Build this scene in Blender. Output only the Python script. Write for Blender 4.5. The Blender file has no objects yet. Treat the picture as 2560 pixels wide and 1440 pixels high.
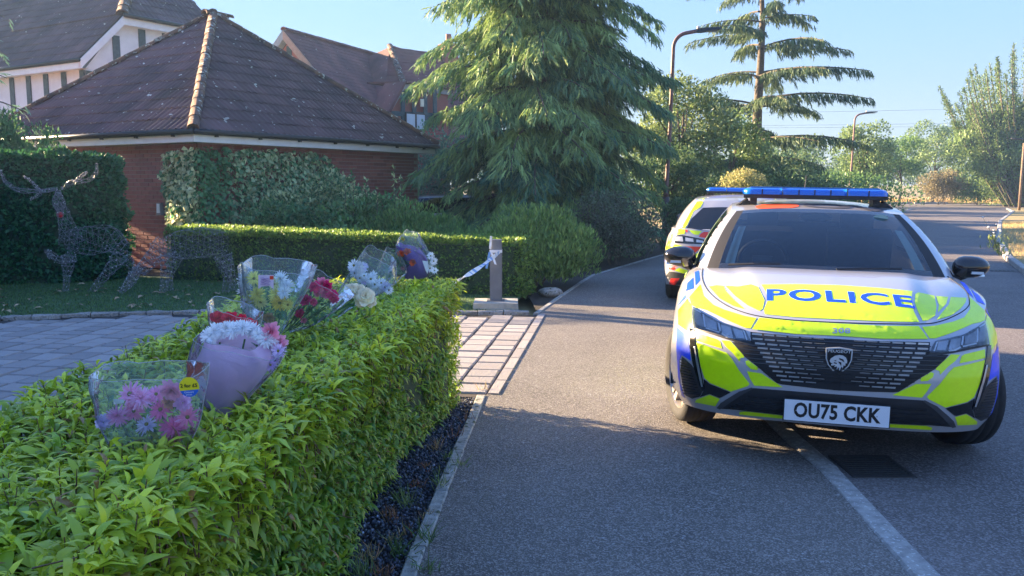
import bpy, bmesh, math, random
import numpy as np
from mathutils import Vector, Matrix, geometry
from mathutils.bvhtree import BVHTree
random.seed(7); RNG = np.random.default_rng(7)
sc = bpy.context.scene
col = sc.collection
R = math.radians
# ---------------------------------------------------------------- camera
F_PX, CAM_H, PITCH = 2150.0, 1.535, math.atan(258 / 2150.0)
cam = bpy.data.objects.new('camera', bpy.data.cameras.new('camera'))
col.objects.link(cam)
cam.location = (0, 0, CAM_H); cam.rotation_euler = (R(90) - PITCH, 0, 0)
cam.data.sensor_width = 36; cam.data.lens = 36 * F_PX / 2560
cam.data.clip_start = 0.05; cam.data.clip_end = 3000
sc.camera = cam
# ---------------------------------------------------------------- light
SUN_EL, SUN_AZ = R(16.5), math.atan2(0.478, -0.88)     # direction towards the sun, in the xy plane
SUN = Vector((math.cos(SUN_AZ) * math.cos(SUN_EL), math.sin(SUN_AZ) * math.cos(SUN_EL), math.sin(SUN_EL)))
w = bpy.data.worlds.new('World'); sc.world = w; w.use_nodes = True
nt = w.node_tree; bg = nt.nodes['Background']
sky = nt.nodes.new('ShaderNodeTexSky'); sky.sky_type = 'NISHITA'; sky.sun_disc = False
sky.sun_elevation = SUN_EL; sky.sun_rotation = math.pi / 2 - SUN_AZ
sky.air_density = 1.0; sky.dust_density = 0.15; sky.ozone_density = 2.2; sky.altitude = 50
def _m(op, a, b_=None, c=None):
    n = nt.nodes.new('ShaderNodeMath'); n.operation = op
    for i, v in enumerate((a, b_, c)):
        if v is None: continue
        if isinstance(v, (int, float)): n.inputs[i].default_value = v
        else: nt.links.new(v, n.inputs[i])
    return n.outputs[0]
# a clear hazy summer evening: the glow round the low sun and the horizon is soft, never burnt out
_bw = nt.nodes.new('ShaderNodeRGBToBW'); nt.links.new(sky.outputs[0], _bw.inputs[0])
_k = _m('DIVIDE', 1.0, _m('ADD', 1.0, _m('DIVIDE', _bw.outputs[0], 0.5)))
_vm = nt.nodes.new('ShaderNodeVectorMath'); _vm.operation = 'SCALE'; nt.links.new(sky.outputs[0], _vm.inputs[0]); nt.links.new(_k, _vm.inputs['Scale'])
_vt = nt.nodes.new('ShaderNodeVectorMath'); _vt.operation = 'MULTIPLY'; nt.links.new(_vm.outputs[0], _vt.inputs[0]); _vt.inputs[1].default_value = (1.30, 1.42, 1.80)
_tc = nt.nodes.new('ShaderNodeTexCoord'); _sp = nt.nodes.new('ShaderNodeSeparateXYZ'); nt.links.new(_tc.outputs['Generated'], _sp.inputs[0])
_h = _m('EXPONENT', _m('MULTIPLY', _m('MAXIMUM', _sp.outputs[2], 0.0), -10.0))
_mx = nt.nodes.new('ShaderNodeMix'); _mx.data_type = 'RGBA'; nt.links.new(_m('MULTIPLY', _h, .72), _mx.inputs[0])
nt.links.new(_vt.outputs[0], _mx.inputs[6]); _mx.inputs[7].default_value = (.70, .76, .90, 1)
nt.links.new(_mx.outputs[2], bg.inputs[0]); bg.inputs[1].default_value = 0.15
sl = bpy.data.lights.new('sun', 'SUN'); sl.energy = 4.3; sl.angle = R(0.5); sl.color = (1.0, 0.74, 0.46)
so = bpy.data.objects.new('sun', sl); col.objects.link(so)
so.rotation_euler = SUN.to_track_quat('Z', 'Y').to_euler(); so.location = (-20, 10, 15)
vs = sc.view_settings
vs.view_transform = 'Standard'; vs.look = 'None'; vs.gamma = 1; vs.use_curve_mapping = False; vs.exposure = 2.95
sc.cycles.max_bounces = 8; sc.cycles.transparent_max_bounces = 16
sc.cycles.use_adaptive_sampling = True

# ---------------------------------------------------------------- helpers
_c, _s = math.cos(PITCH), math.sin(PITCH)
def ray(px, py):
    a = (px - 1280) / F_PX; u = (720 - py) / F_PX
    return Vector((a, _c + u * _s, -_s + u * _c))
def G(px, py, z=0.0):
    d = ray(px, py); t = (z - CAM_H) / d.z
    return Vector((d.x * t, d.y * t, z))
def D(px, py, Y):
    d = ray(px, py); t = Y / d.y
    return Vector((d.x * t, Y, CAM_H + d.z * t))
def PX(p):
    z = p[2] - CAM_H; d = p[1] * _c - z * _s; u = p[1] * _s + z * _c
    return (1280 + F_PX * p[0] / d, 720 - F_PX * u / d, d)
def sstep(a, b, x):
    t = min(1, max(0, (x - a) / (b - a))); return t * t * (3 - 2 * t)

def wmat(o):
    m = o.matrix_basis
    return wmat(o.parent) @ o.matrix_parent_inverse @ m if o.parent else m
def attach(o, parent):
    if parent is not None:
        o.parent = parent; o.matrix_parent_inverse = wmat(parent).inverted()
    return o
def tag(o, label=None, cat=None, group=None, kind=None):
    if label: o['label'] = label
    if cat: o['category'] = cat
    if group: o['group'] = group
    if kind: o['kind'] = kind
    return o
def thing(name, label, cat, loc=(0, 0, 0), group=None, rz=0):
    o = bpy.data.objects.new(name, None); col.objects.link(o)
    o.location = loc; o.rotation_euler = (0, 0, rz); o.empty_display_size = 0.2
    return tag(o, label, cat, group)
def mk(name, verts, faces, mats, parent=None, smooth=False, midx=None, kind=None):
    me = bpy.data.meshes.new(name)
    me.from_pydata([tuple(v) for v in verts], [], faces)
    for m in (mats if isinstance(mats, (list, tuple)) else [mats]): me.materials.append(m)
    if midx is not None: me.polygons.foreach_set('material_index', midx)
    if smooth: me.polygons.foreach_set('use_smooth', [True] * len(me.polygons))
    me.update()
    o = bpy.data.objects.new(name, me); col.objects.link(o)
    attach(o, parent)
    if kind: o['kind'] = kind
    return o
def inst(name, me, M, parent=None):
    o = bpy.data.objects.new(name, me); col.objects.link(o)
    o.matrix_basis = M
    return attach(o, parent)
class MB:
    def __init__(s): s.v = []; s.f = []; s.m = []
    def add(s, vs, fs, m=0):
        b = len(s.v); s.v += [tuple(v) for v in vs]
        s.f += [tuple(i + b for i in f) for f in fs]; s.m += [m] * len(fs); return s
    def box(s, c, d, rz=0, m=0, M=None, bev=0):
        x, y, z = d[0] / 2, d[1] / 2, d[2] / 2
        vs = [Vector((i * x, j * y, k * z)) for k in (-1, 1) for j in (-1, 1) for i in (-1, 1)]
        fs = [(0, 2, 3, 1), (4, 5, 7, 6), (0, 1, 5, 4), (2, 6, 7, 3), (0, 4, 6, 2), (1, 3, 7, 5)]
        if bev:
            vs = [Vector((i * (x - bev * (k > 0)), j * (y - bev * (k > 0)), k * z)) for k in (-1, 1) for j in (-1, 1) for i in (-1, 1)]
        Mx = M if M is not None else Matrix.Rotation(rz, 3, 'Z')
        c = Vector(c)
        return s.add([Mx @ v + c for v in vs], fs, m)
    def tube(s, pts, r, n=6, m=0, cap=True):
        pts = [Vector(p) for p in pts]; N = len(pts)
        rr = r if isinstance(r, (list, tuple)) else [r] * N
        up = None; vs = []
        for i, p in enumerate(pts):
            t = (pts[min(i + 1, N - 1)] - pts[max(i - 1, 0)]).normalized()
            if up is None: up = t.orthogonal().normalized()
            a = (up - t * up.dot(t))
            a = a.normalized() if a.length > 1e-6 else t.orthogonal().normalized()
            up = a; b = t.cross(a)
            for k in range(n):
                q = 2 * math.pi * k / n
                vs.append(p + (a * math.cos(q) + b * math.sin(q)) * rr[i])
        fs = [(i * n + k, i * n + (k + 1) % n, (i + 1) * n + (k + 1) % n, (i + 1) * n + k) for i in range(N - 1) for k in range(n)]
        if cap: fs += [tuple(reversed(range(n))), tuple((N - 1) * n + k for k in range(n))]
        return s.add(vs, fs, m)
    def prism(s, poly, off, m=0):          # polygon (3D) extruded by vector off
        n = len(poly); a = [Vector(p) for p in poly]; b = [p + Vector(off) for p in a]
        fs = [tuple(range(n)), tuple(reversed(range(n, 2 * n)))] + [(i, n + i, n + (i + 1) % n, (i + 1) % n) for i in range(n)]
        return s.add(a + b, fs, m)
    def build(s, name, mats, parent=None, smooth=False, kind=None):
        return mk(name, s.v, s.f, mats, parent, smooth, s.m, kind)
def sphere_pts(n=8, m=12):
    vs = [(0, 0, 1)]; fs = []
    for i in range(1, n):
        a = math.pi * i / n
        for j in range(m):
            b = 2 * math.pi * j / m; vs.append((math.sin(a) * math.cos(b), math.sin(a) * math.sin(b), math.cos(a)))
    vs.append((0, 0, -1))
    for j in range(m): fs.append((0, 1 + j, 1 + (j + 1) % m))
    for i in range(n - 2):
        for j in range(m):
            fs.append((1 + i * m + j, 1 + (i + 1) * m + j, 1 + (i + 1) * m + (j + 1) % m, 1 + i * m + (j + 1) % m))
    L = len(vs) - 1
    for j in range(m): fs.append((L, 1 + (n - 2) * m + (j + 1) % m, 1 + (n - 2) * m + j))
    return vs, fs
# ---------------------------------------------------------------- materials
def mat(name, c, rough=.7, var=.15, scale=6, metal=0, bump=0, bscale=80, c2=None, objvar=0, spec=None, emit=None, coat=0, detail=4, spots=None):
    m = bpy.data.materials.new(name); m.use_nodes = True
    nt = m.node_tree; N = nt.nodes; Lk = nt.links; b = N['Principled BSDF']
    b.inputs['Roughness'].default_value = rough; b.inputs['Metallic'].default_value = metal
    if spec is not None: b.inputs['Specular IOR Level'].default_value = spec
    if coat: b.inputs['Coat Weight'].default_value = coat; b.inputs['Coat Roughness'].default_value = .05
    ge = N.new('ShaderNodeNewGeometry')
    out = None
    if var or c2:
        no = N.new('ShaderNodeTexNoise'); no.inputs['Scale'].default_value = scale; no.inputs['Detail'].default_value = detail
        Lk.new(ge.outputs['Position'], no.inputs['Vector'])
        mr = N.new('ShaderNodeMapRange'); mr.inputs[1].default_value = .3; mr.inputs[2].default_value = .7
        Lk.new(no.outputs['Fac'], mr.inputs[0])
        mx = N.new('ShaderNodeMix'); mx.data_type = 'RGBA'
        a = [min(1, k * (1 - var)) for k in c]; d = c2 if c2 else [min(1, k * (1 + var)) for k in c]
        mx.inputs[6].default_value = (*a, 1); mx.inputs[7].default_value = (*d, 1)
        Lk.new(mr.outputs[0], mx.inputs[0]); out = mx.outputs[2]
    if spots:                                # (colour, scale, threshold)
        no2 = N.new('ShaderNodeTexNoise'); no2.inputs['Scale'].default_value = spots[1]; no2.inputs['Detail'].default_value = 2
        Lk.new(ge.outputs['Position'], no2.inputs['Vector'])
        m2 = N.new('ShaderNodeMapRange'); m2.inputs[1].default_value = spots[2]; m2.inputs[2].default_value = spots[2] + .04
        Lk.new(no2.outputs['Fac'], m2.inputs[0])
        mx2 = N.new('ShaderNodeMix'); mx2.data_type = 'RGBA'; mx2.inputs[7].default_value = (*spots[0], 1)
        if out: Lk.new(out, mx2.inputs[6])
        else: mx2.inputs[6].default_value = (*c, 1)
        Lk.new(m2.outputs[0], mx2.inputs[0]); out = mx2.outputs[2]
    if objvar:
        oi = N.new('ShaderNodeObjectInfo'); m3 = N.new('ShaderNodeMapRange')
        m3.inputs[3].default_value = 1 - objvar; m3.inputs[4].default_value = 1 + objvar
        Lk.new(oi.outputs['Random'], m3.inputs[0])
        hs = N.new('ShaderNodeHueSaturation'); Lk.new(m3.outputs[0], hs.inputs['Value'])
        if out: Lk.new(out, hs.inputs['Color'])
        else: hs.inputs['Color'].default_value = (*c, 1)
        out = hs.outputs[0]
    if out: Lk.new(out, b.inputs['Base Color'])
    else: b.inputs['Base Color'].default_value = (*c, 1)
    if bump:
        nb = N.new('ShaderNodeTexNoise'); nb.inputs['Scale'].default_value = bscale; nb.inputs['Detail'].default_value = 3
        Lk.new(ge.outputs['Position'], nb.inputs['Vector'])
        bp = N.new('ShaderNodeBump'); bp.inputs['Strength'].default_value = bump; bp.inputs['Distance'].default_value = .01
        Lk.new(nb.outputs['Fac'], bp.inputs['Height']); Lk.new(bp.outputs[0], b.inputs['Normal'])
    if emit: b.inputs['Emission Color'].default_value = (*emit[0], 1); b.inputs['Emission Strength'].default_value = emit[1]
    return m
def leafmat(name, tr=.35, rough=.45, spec=.4):
    m = bpy.data.materials.new(name); m.use_nodes = True
    N = m.node_tree.nodes; Lk = m.node_tree.links; b = N['Principled BSDF']
    at = N.new('ShaderNodeAttribute'); at.attribute_name = 'Col'
    Lk.new(at.outputs['Color'], b.inputs['Base Color']); b.inputs['Roughness'].default_value = rough
    b.inputs['Specular IOR Level'].default_value = spec
    t = N.new('ShaderNodeBsdfTranslucent'); hs = N.new('ShaderNodeHueSaturation')
    hs.inputs['Hue'].default_value = .485; hs.inputs['Value'].default_value = 1.5; Lk.new(at.outputs['Color'], hs.inputs['Color'])
    Lk.new(hs.outputs[0], t.inputs['Color'])
    mx = N.new('ShaderNodeMixShader'); mx.inputs[0].default_value = tr
    Lk.new(b.outputs[0], mx.inputs[1]); Lk.new(t.outputs[0], mx.inputs[2]); Lk.new(mx.outputs[0], N['Material Output'].inputs[0])
    return m
# ---------------------------------------------------------------- foliage tools (numpy)
def nrm(a): return a / np.maximum(np.linalg.norm(a, axis=-1, keepdims=True), 1e-9)
def basis(d, up, roll=None):
    """(N,3,3) matrices whose columns are x=d, y=side, z=normal close to up"""
    x = nrm(d); y = nrm(np.cross(up, x)); z = np.cross(x, y)
    if roll is not None:
        c, s = np.cos(roll)[:, None], np.sin(roll)[:, None]; y, z = y * c + z * s, z * c - y * s
    return np.stack([x, y, z], axis=2)
def cloud(name, tv, tf, pos, Rm, scl, colr, m, parent=None, kind=None, smooth=False):
    tv = np.asarray(tv, float); tf = np.asarray(tf, np.int64); n, V = len(pos), len(tv)
    scl = np.asarray(scl, float)
    if scl.ndim == 1: scl = np.repeat(scl[:, None], 3, 1)
    P = np.einsum('nij,nvj->nvi', Rm, tv[None] * scl[:, None, :]) + pos[:, None, :]
    me = bpy.data.meshes.new(name); K = tf.shape[1]; nf = n * len(tf)
    me.vertices.add(n * V); me.vertices.foreach_set('co', P.astype(np.float32).ravel())
    idx = (tf[None] + (np.arange(n) * V)[:, None, None]).ravel()
    me.loops.add(len(idx)); me.loops.foreach_set('vertex_index', idx.astype(np.int32))
    me.polygons.add(nf); me.polygons.foreach_set('loop_start', (np.arange(nf) * K).astype(np.int32))
    me.polygons.foreach_set('loop_total', np.full(nf, K, np.int32))
    if smooth: me.polygons.foreach_set('use_smooth', np.ones(nf, bool))
    me.update(calc_edges=True); me.materials.append(m)
    c4 = np.concatenate([np.repeat(colr, V, 0), np.ones((n * V, 1))], 1).astype(np.float32)
    at = me.color_attributes.new('Col', 'FLOAT_COLOR', 'POINT'); at.data.foreach_set('color', c4.ravel())
    o = bpy.data.objects.new(name, me); col.objects.link(o); attach(o, parent)
    if kind: o['kind'] = kind
    return o
def leaf_t(ns=4, wid=.3, arch=.25, fold=.25, curl=1.0):
    """leaf along +x, length 1: three verts per station, arched downwards, folded on the midrib"""
    vs = []; fs = []
    for i in range(ns + 1):
        t = i / ns; wv = wid / 2 * max(.02, math.sin(math.pi * min(1, t * .93 + .05)) ** .8) if 0 < i < ns else wid * .03
        z = arch * (4 * t * (1 - t)) - arch * .9 * t * t * curl
        vs += [(t, -wv, z - fold * wv), (t, 0, z), (t, wv, z - fold * wv)]
    for i in range(ns):
        a = 3 * i; fs += [(a, a + 3, a + 4, a + 1), (a + 1, a + 4, a + 5, a + 2)]
    return vs, fs
LEAF4 = leaf_t(4); LEAF2 = leaf_t(2, .42, .12, .2)
QUADLEAF = ([(0, 0, 0), (.45, -.28, .03), (1, 0, -.05), (.45, .28, .03)], [(0, 1, 2, 3)])
def vcol(base, n, dv=.25, dh=.12):
    c = np.tile(np.array(base, float), (n, 1)); c *= np.exp(RNG.normal(0, dv, (n, 1)))
    c[:, 0] *= np.exp(RNG.normal(0, dh, n)); c[:, 2] *= np.exp(RNG.normal(0, dh, n)); return np.clip(c, 0, .9)
def rdir(n):
    return nrm(RNG.normal(0, 1, (n, 3)))
# ================================================================ SETTING
def asphalt(name, base, grain, gs, bump, patch, wear=(.17, .17, .165)):
    m = bpy.data.materials.new(name); m.use_nodes = True
    N = m.node_tree.nodes; L = m.node_tree.links; b = N['Principled BSDF']; b.inputs['Roughness'].default_value = .82
    b.inputs['Specular IOR Level'].default_value = .35
    g = N.new('ShaderNodeNewGeometry')
    def noise(sc_, det=3, ro=.6):
        n = N.new('ShaderNodeTexNoise'); n.inputs['Scale'].default_value = sc_; n.inputs['Detail'].default_value = det
        n.inputs['Roughness'].default_value = ro; L.new(g.outputs['Position'], n.inputs['Vector']); return n.outputs['Fac']
    def rng(s, a, b_):
        r = N.new('ShaderNodeMapRange'); r.inputs[1].default_value = a; r.inputs[2].default_value = b_; L.new(s, r.inputs[0]); return r.outputs[0]
    def mix(f, a, c):
        x = N.new('ShaderNodeMix'); x.data_type = 'RGBA'; L.new(f, x.inputs[0])
        if isinstance(a, tuple): x.inputs[6].default_value = (*a, 1)
        else: L.new(a, x.inputs[6])
        x.inputs[7].default_value = (*c, 1); return x.outputs[2]
    v = N.new('ShaderNodeTexVoronoi'); v.inputs['Scale'].default_value = gs; L.new(g.outputs['Position'], v.inputs['Vector'])
    sepx = N.new('ShaderNodeSeparateColor'); L.new(v.outputs['Color'], sepx.inputs[0])
    c = mix(rng(noise(.9, 7, .7), .32, .7), tuple(k * .72 for k in base), tuple(k * 1.3 for k in base))
    c = mix(rng(sepx.outputs[0], .45, 1.0), c, grain)
    c = mix(rng(noise(gs * .9, 2), .62, .70), c, tuple(k * .35 for k in base))
    # worn and lichen-spotted patches
    mm = N.new('ShaderNodeMath'); mm.operation = 'MULTIPLY'
    L.new(rng(noise(34, 3, .7), .60, .66), mm.inputs[0]); L.new(rng(noise(3.1, 2), .42, .62), mm.inputs[1])
    m3 = N.new('ShaderNodeMath'); m3.operation = 'MULTIPLY'; m3.inputs[1].default_value = patch; L.new(mm.outputs[0], m3.inputs[0])
    c = mix(m3.outputs[0], c, wear)
    L.new(c, b.inputs['Base Color'])
    bp = N.new('ShaderNodeBump'); bp.inputs['Strength'].default_value = bump; bp.inputs['Distance'].default_value = .006
    L.new(v.outputs['Distance'], bp.inputs['Height']); L.new(bp.outputs[0], b.inputs['Normal'])
    return m
M_PAVE = asphalt('footway_asphalt', (.118, .106, .094), (.31, .285, .26), 150, .6, 1.0, (.36, .36, .35))
M_ROAD = asphalt('road_asphalt', (.128, .112, .104), (.27, .25, .24), 110, .6, .5)
M_KERB = mat('kerb_concrete', (.34, .33, .31), .85, .3, 18, bump=.6, bscale=140, objvar=.1, spots=((.58, .58, .56), 55, .62))
M_EDGE = mat('edging_concrete', (.31, .305, .28), .9, .35, 25, bump=.6, bscale=120, objvar=.12, spots=((.08, .09, .05), 22, .62))
M_DRY = mat('dry_ground', (.44, .33, .15), .95, .3, 1.2, c2=(.27, .22, .09), bump=.8, bscale=30)
M_SOIL = mat('soil', (.035, .028, .02), .95, .3, 8, bump=.8, bscale=50)
M_TURF = mat('turf', (.065, .12, .045), .95, .3, 5, bump=.7, bscale=160)

def sheet(name, poly, z, m, parent=None, kind='structure'):
    """flat polygon, triangulated"""
    vs = [Vector((p[0], p[1], z)) for p in poly]
    tr = geometry.tessellate_polygon([vs])
    out = []
    for t in tr:
        a, b_, c = (vs[i] for i in t)
        out.append(tuple(t) if (b_ - a).cross(c - a).z > 0 else tuple(reversed(t)))
    return mk(name, vs, out, m, parent, kind=kind)
ROAD_Z = -.025
mk('ground', [(-900, -60, -.14), (900, -60, -.14), (900, 1800, -.14), (-900, 1800, -.14)], [(0, 1, 2, 3)], M_DRY, kind='structure')
KL = [(1.55, -3), (1.60, 1.2), (1.70, 3.24), (1.76, 3.95), (1.79, 4.5), (1.77, 5.0), (1.80, 6.2), (2.0, 8.2), (2.40, 9.9), (3.35, 13.8), (5.1, 17.8), (8.5, 24), (15, 36), (22, 48.8), (26, 56)]
KR = [(7.2, -3), (7.3, 5), (7.75, 10), (8.87, 14.8), (10.39, 18.1), (13.5, 24), (20.2, 35.8), (28.4, 49), (32, 56)]
EL = [(-.48, -1), (-.45, 1.5), (-.38, 3.24), (-.34, 3.86), (-.28, 4.83), (-.19, 6.16), (.31, 10.18), (1.36, 14.5), (3.21, 18.62), (6.4, 24), (12.9, 36), (19.6, 48.8), (24, 57)]
def resample(pl, step):
    pl = [Vector((*p[:2], 0)) for p in pl]; out = [pl[0]]; acc = 0
    pts = []
    for i in range(len(pl) - 1):
        n = max(1, int((pl[i + 1] - pl[i]).length / .05)); pts += [pl[i].lerp(pl[i + 1], k / n) for k in range(n)]
    pts.append(pl[-1])
    for a, b_ in zip(pts, pts[1:]):
        acc += (b_ - a).length
        if acc >= step: out.append(b_); acc = 0
    return out
def offs(pl, d):
    out = []
    for i, p in enumerate(pl):
        a = Vector((*pl[max(i - 1, 0)][:2], 0)); b_ = Vector((*pl[min(i + 1, len(pl) - 1)][:2], 0)); t = (b_ - a).normalized()
        out.append((p[0] + t.y * d, p[1] - t.x * d))
    return out
sheet('soil_bed', [(-12, 8), (-9.6, 8.3), (-9.6, 15.6), (.22, 12.25), (.33, 10.2)] + EL[7:10] + [(2, 40), (-30, 45), (-30, 15)], -.03, M_SOIL)
road = sheet('road', KL + [(20, 62), (8, 66), (8, 71), (60, 71), (60, 62), (38, 60)] + KR[::-1], ROAD_Z, M_ROAD)
pave = sheet('footway', EL + offs(KL, -.125)[::-1][0:1] + offs(KL, -.125)[::-1][1:], 0.0, M_PAVE)
def stones(name, line, width, z0, z1, length, m, parent, side=1, ymax=60, gap=.008, cham=.015):
    pts = resample(line, length)
    for i in range(len(pts) - 1):
        a, b_ = pts[i], pts[i + 1]
        if a.y > ymax: break
        t = (b_ - a).normalized(); n = Vector((t.y, -t.x, 0)) * side
        L = (b_ - a).length - gap; c = (a + b_) / 2 + n * width / 2
        x, w2 = L / 2, width / 2; dz = random.uniform(-.003, .003); yw = random.uniform(-.004, .004)
        vs = []
        for sx in (-1, 1):
            for (o_, zz) in ((-w2, z0), (-w2, z1 - cham), (-w2 + cham, z1), (w2 - cham, z1), (w2, z1 - cham), (w2, z0)):
                vs.append(c + t * (sx * x) + n * (o_ + yw * sx) + Vector((0, 0, zz + dz)))
        fs = [(k, k + 1, k + 7, k + 6) for k in range(5)] + [(5, 4, 3, 2, 1, 0), (6, 7, 8, 9, 10, 11)]
        mk(name, vs, fs, m, parent)
kerb = mk('kerb', [(p[0], p[1], -.13) for p in offs(KL, -.005)] + [(p[0], p[1], -.13) for p in offs(KL, -.12)],
          [(i, i + 1, i + 1 + len(KL), i + len(KL)) for i in range(len(KL) - 1)], M_SOIL, kind='structure')
stones('kerb_stone', KL, .125, -.12, .004, .915, M_KERB, kerb, -1, ymax=56)
kerb2 = mk('kerb', [(p[0], p[1], -.13) for p in offs(KR, .005)] + [(p[0], p[1], -.13) for p in offs(KR, .12)],
           [(i + 1, i, i + len(KR), i + 1 + len(KR)) for i in range(len(KR) - 1)], M_SOIL, kind='structure')
stones('kerb_stone', KR[2:], .13, -.12, .07, .915, M_KERB, kerb2, 1, ymax=56)
stones('edging_stone', EL[1:6], .065, -.1, .012, .62, M_EDGE, pave, -1, ymax=6.1, cham=.006)
stones('edging_stone', EL[6:10], .06, -.1, .012, .9, M_EDGE, pave, -1, ymax=23, cham=.006)

# raised verge on the far right, dry grass
verge = mk('verge', [(p[0], p[1], .055) for p in offs(KR, .13)] + [(p[0] + 40, p[1] - 4, .5) for p in KR],
           [(i + 1, i, i + len(KR), i + 1 + len(KR)) for i in range(len(KR) - 1)], M_DRY, kind='structure')
sheet('verge', [(18, 73), (70, 73), (120, 140), (-40, 140), (-20, 73)], -.03, M_DRY)
def blades(name, n, sampler, h, wd, colr, m, parent=None, lean=.35, kind='stuff'):
    P = np.array([sampler() for _ in range(n)])
    d = nrm(np.stack([RNG.normal(0, lean, n), RNG.normal(0, lean, n), np.ones(n)], 1))
    Rm = basis(d, nrm(RNG.normal(0, 1, (n, 3))))
    s = np.stack([h * RNG.uniform(.5, 1.3, n), np.full(n, wd) * RNG.uniform(.7, 1.4, n), np.full(n, h)], 1)
    tv = [(0, -.5, 0), (0, .5, 0), (.55, .35, .06), (.55, -.35, .06), (1, 0, .22)]
    c = vcol(colr, n, .25, .1)
    return cloud(name, tv[:4] + [(1, .03, .22), (1, -.03, .22)], [(0, 1, 2, 3), (3, 2, 4, 5)], P, Rm, s, c, m, parent, kind)
M_BLADE = leafmat('grass_blade', .3, .6, .2)
def along(line, y0, y1, d0, d1, z):
    pts = [p for p in resample(line, .2) if y0 <= p.y <= y1]
    def f():
        i = random.randrange(len(pts) - 1); t = (pts[i + 1] - pts[i]).normalized(); d = random.uniform(d0, d1)
        p = pts[i].lerp(pts[i + 1], random.random()); return (p.x + t.y * d, p.y - t.x * d, z(d) if callable(z) else z)
    return f
tag(blades('dry_grass', 16000, along(KR, 9, 34, .16, 3.2, lambda d: .055 + d * .011), .11, .006, (.52, .40, .17), M_BLADE), 'dry straw coloured grass along the far right verge', 'grass')
tag(blades('dry_grass', 9000, lambda: (lambda x: (x, random.uniform(73.2, 80), -.02))(random.uniform(18, 60)), .45, .03, (.55, .40, .17), M_BLADE), 'tall dry golden grass under the trees at the road end', 'grass')
for (x0, x1) in ((27.3, 28.9), (30.2, 33.0), (33.1, 36)):
    k = int((x1 - x0) / .9)
    for i in range(k):
        MB().box((x0 + .46 + i * .92, 71.1, .02), (.9, .16, .22), bev=.02).build('kerb_stone', M_KERB, kerb)

# gravel strip beside the hedge
GR = [(-.66, .2), (-.52, -1)]
gravel_poly = [(-1.2, .3), (-.46, .3), (-.45, 1.5), (-.40, 3.24), (-.36, 3.86), (-.30, 4.83), (-.215, 6.16), (-1.7, 6.16), (-1.7, .3)]
gbed = sheet('gravel_bed', gravel_poly, -.025, M_SOIL)
def edge_x(line, y):
    for a, b_ in zip(line, line[1:]):
        if a[1] <= y <= b_[1]: return a[0] + (b_[0] - a[0]) * (y - a[1]) / (b_[1] - a[1])
    return line[-1][0]
n = 15000
ys = RNG.uniform(1.0, 6.14, n); xr = np.array([edge_x(EL, y) for y in ys]) - .07
xs = xr - RNG.uniform(0, 1, n) ** 1.0 * .5
pos = np.stack([xs, ys, RNG.uniform(-.03, .0, n)], 1)
oc = ([(1, 0, 0), (-1, 0, 0), (0, 1, 0), (0, -1, 0), (0, 0, 1), (0, 0, -1)],
      [(0, 2, 4), (2, 1, 4), (1, 3, 4), (3, 0, 4), (2, 0, 5), (1, 2, 5), (3, 1, 5), (0, 3, 5)])
M_ATTR = leafmat('matt_attribute', 0, .85, .3)
tag(cloud('gravel', oc[0], oc[1], pos, basis(rdir(n), rdir(n)), RNG.uniform(.004, .012, (n, 3)), vcol((.085, .095, .118), n, .5, .06), M_ATTR, None, 'stuff'),
    'dark slate gravel between the laurel hedge and the footway edging', 'gravel')
# ---- driveway of stamped setts
M_SETT = mat('sett', (.40, .36, .34), .8, .25, 9, bump=.7, bscale=60, objvar=.16, c2=(.30, .285, .28))
M_JOINT = mat('joint_sand', (.05, .042, .035), .95, .3, 20)
BACK = [(-9.5, 8.2), (-7.6, 8.95), (-5.85, 9.72), (-4.7, 10.05), (-3.66, 10.22), (-.62, 10.16), (.31, 10.16)]
drive = sheet('driveway', [(-9.5, .3), (-1.7, .3), (-1.7, 6.18), (-.19, 6.18), (.31, 10.16)] + BACK[::-1][1:], -.012, M_JOINT)
def backy(x):
    for a, b_ in zip(BACK, BACK[1:]):
        if a[0] <= x <= b_[0]: return a[1] + (b_[1] - a[1]) * (x - a[0]) / (b_[0] - a[0])
    return 10.16
sd = Vector((.124, .992, 0)); sn = Vector((sd.y, -sd.x, 0))
cand = []
for ci in range(1, 40):
    wd = .265; off = -ci * wd
    y = 6.22 if ci < 6 else 2.0
    y += random.uniform(0, .1)
    while y < 10.2:
        L = random.uniform(.20, .33)
        t0 = (y - 6.22) / sd.y; c = Vector((-.19, 6.22, 0)) + sn * (off + wd / 2 - .0) + sd * (t0 + L / 2)
        y += L
        if c.y + L / 2 > backy(c.x) - .02: continue
        if ci < 6 and c.y - L / 2 < 6.2: continue
        if c.x < -9.3: continue
        px, py, dd = PX(c)
        vis = (-60 < px < 560 and 770 < py < 1060) or (1120 < px < 1360 and py < 990)
        cand.append((0 if vis else 1, dd, c, L, wd))
cand.sort(key=lambda t: (t[0], t[1])); rest = MB()
for k, (v_, dd, c, L, wd) in enumerate(cand):
    j = random.uniform(-.012, .012); hx = wd / 2 - .009; hy = L / 2 - .008; tz = random.uniform(.002, .009); b = MB(); tgt = b if k < 300 else rest
    vs = []
    for (sx, sy) in ((-1, -1), (1, -1), (1, 1), (-1, 1)):
        q = c + sn * sx * (hx + random.uniform(-.006, .004)) + sd * sy * (hy + random.uniform(-.006, .004) + j * sx * .3); vs.append(Vector((q.x, q.y, -.011)))
    for q in vs[:4]:
        e = (c - q); e.z = 0; vs.append(q + e.normalized() * .014 + Vector((0, 0, tz + .011)))
    tgt.add(vs, [(4, 5, 6, 7), (0, 1, 5, 4), (1, 2, 6, 5), (2, 3, 7, 6), (3, 0, 4, 7)])
    if k < 300: b.build('sett', M_SETT, drive)
if rest.v: rest.build('sett', M_SETT, drive, kind='stuff')
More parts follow.
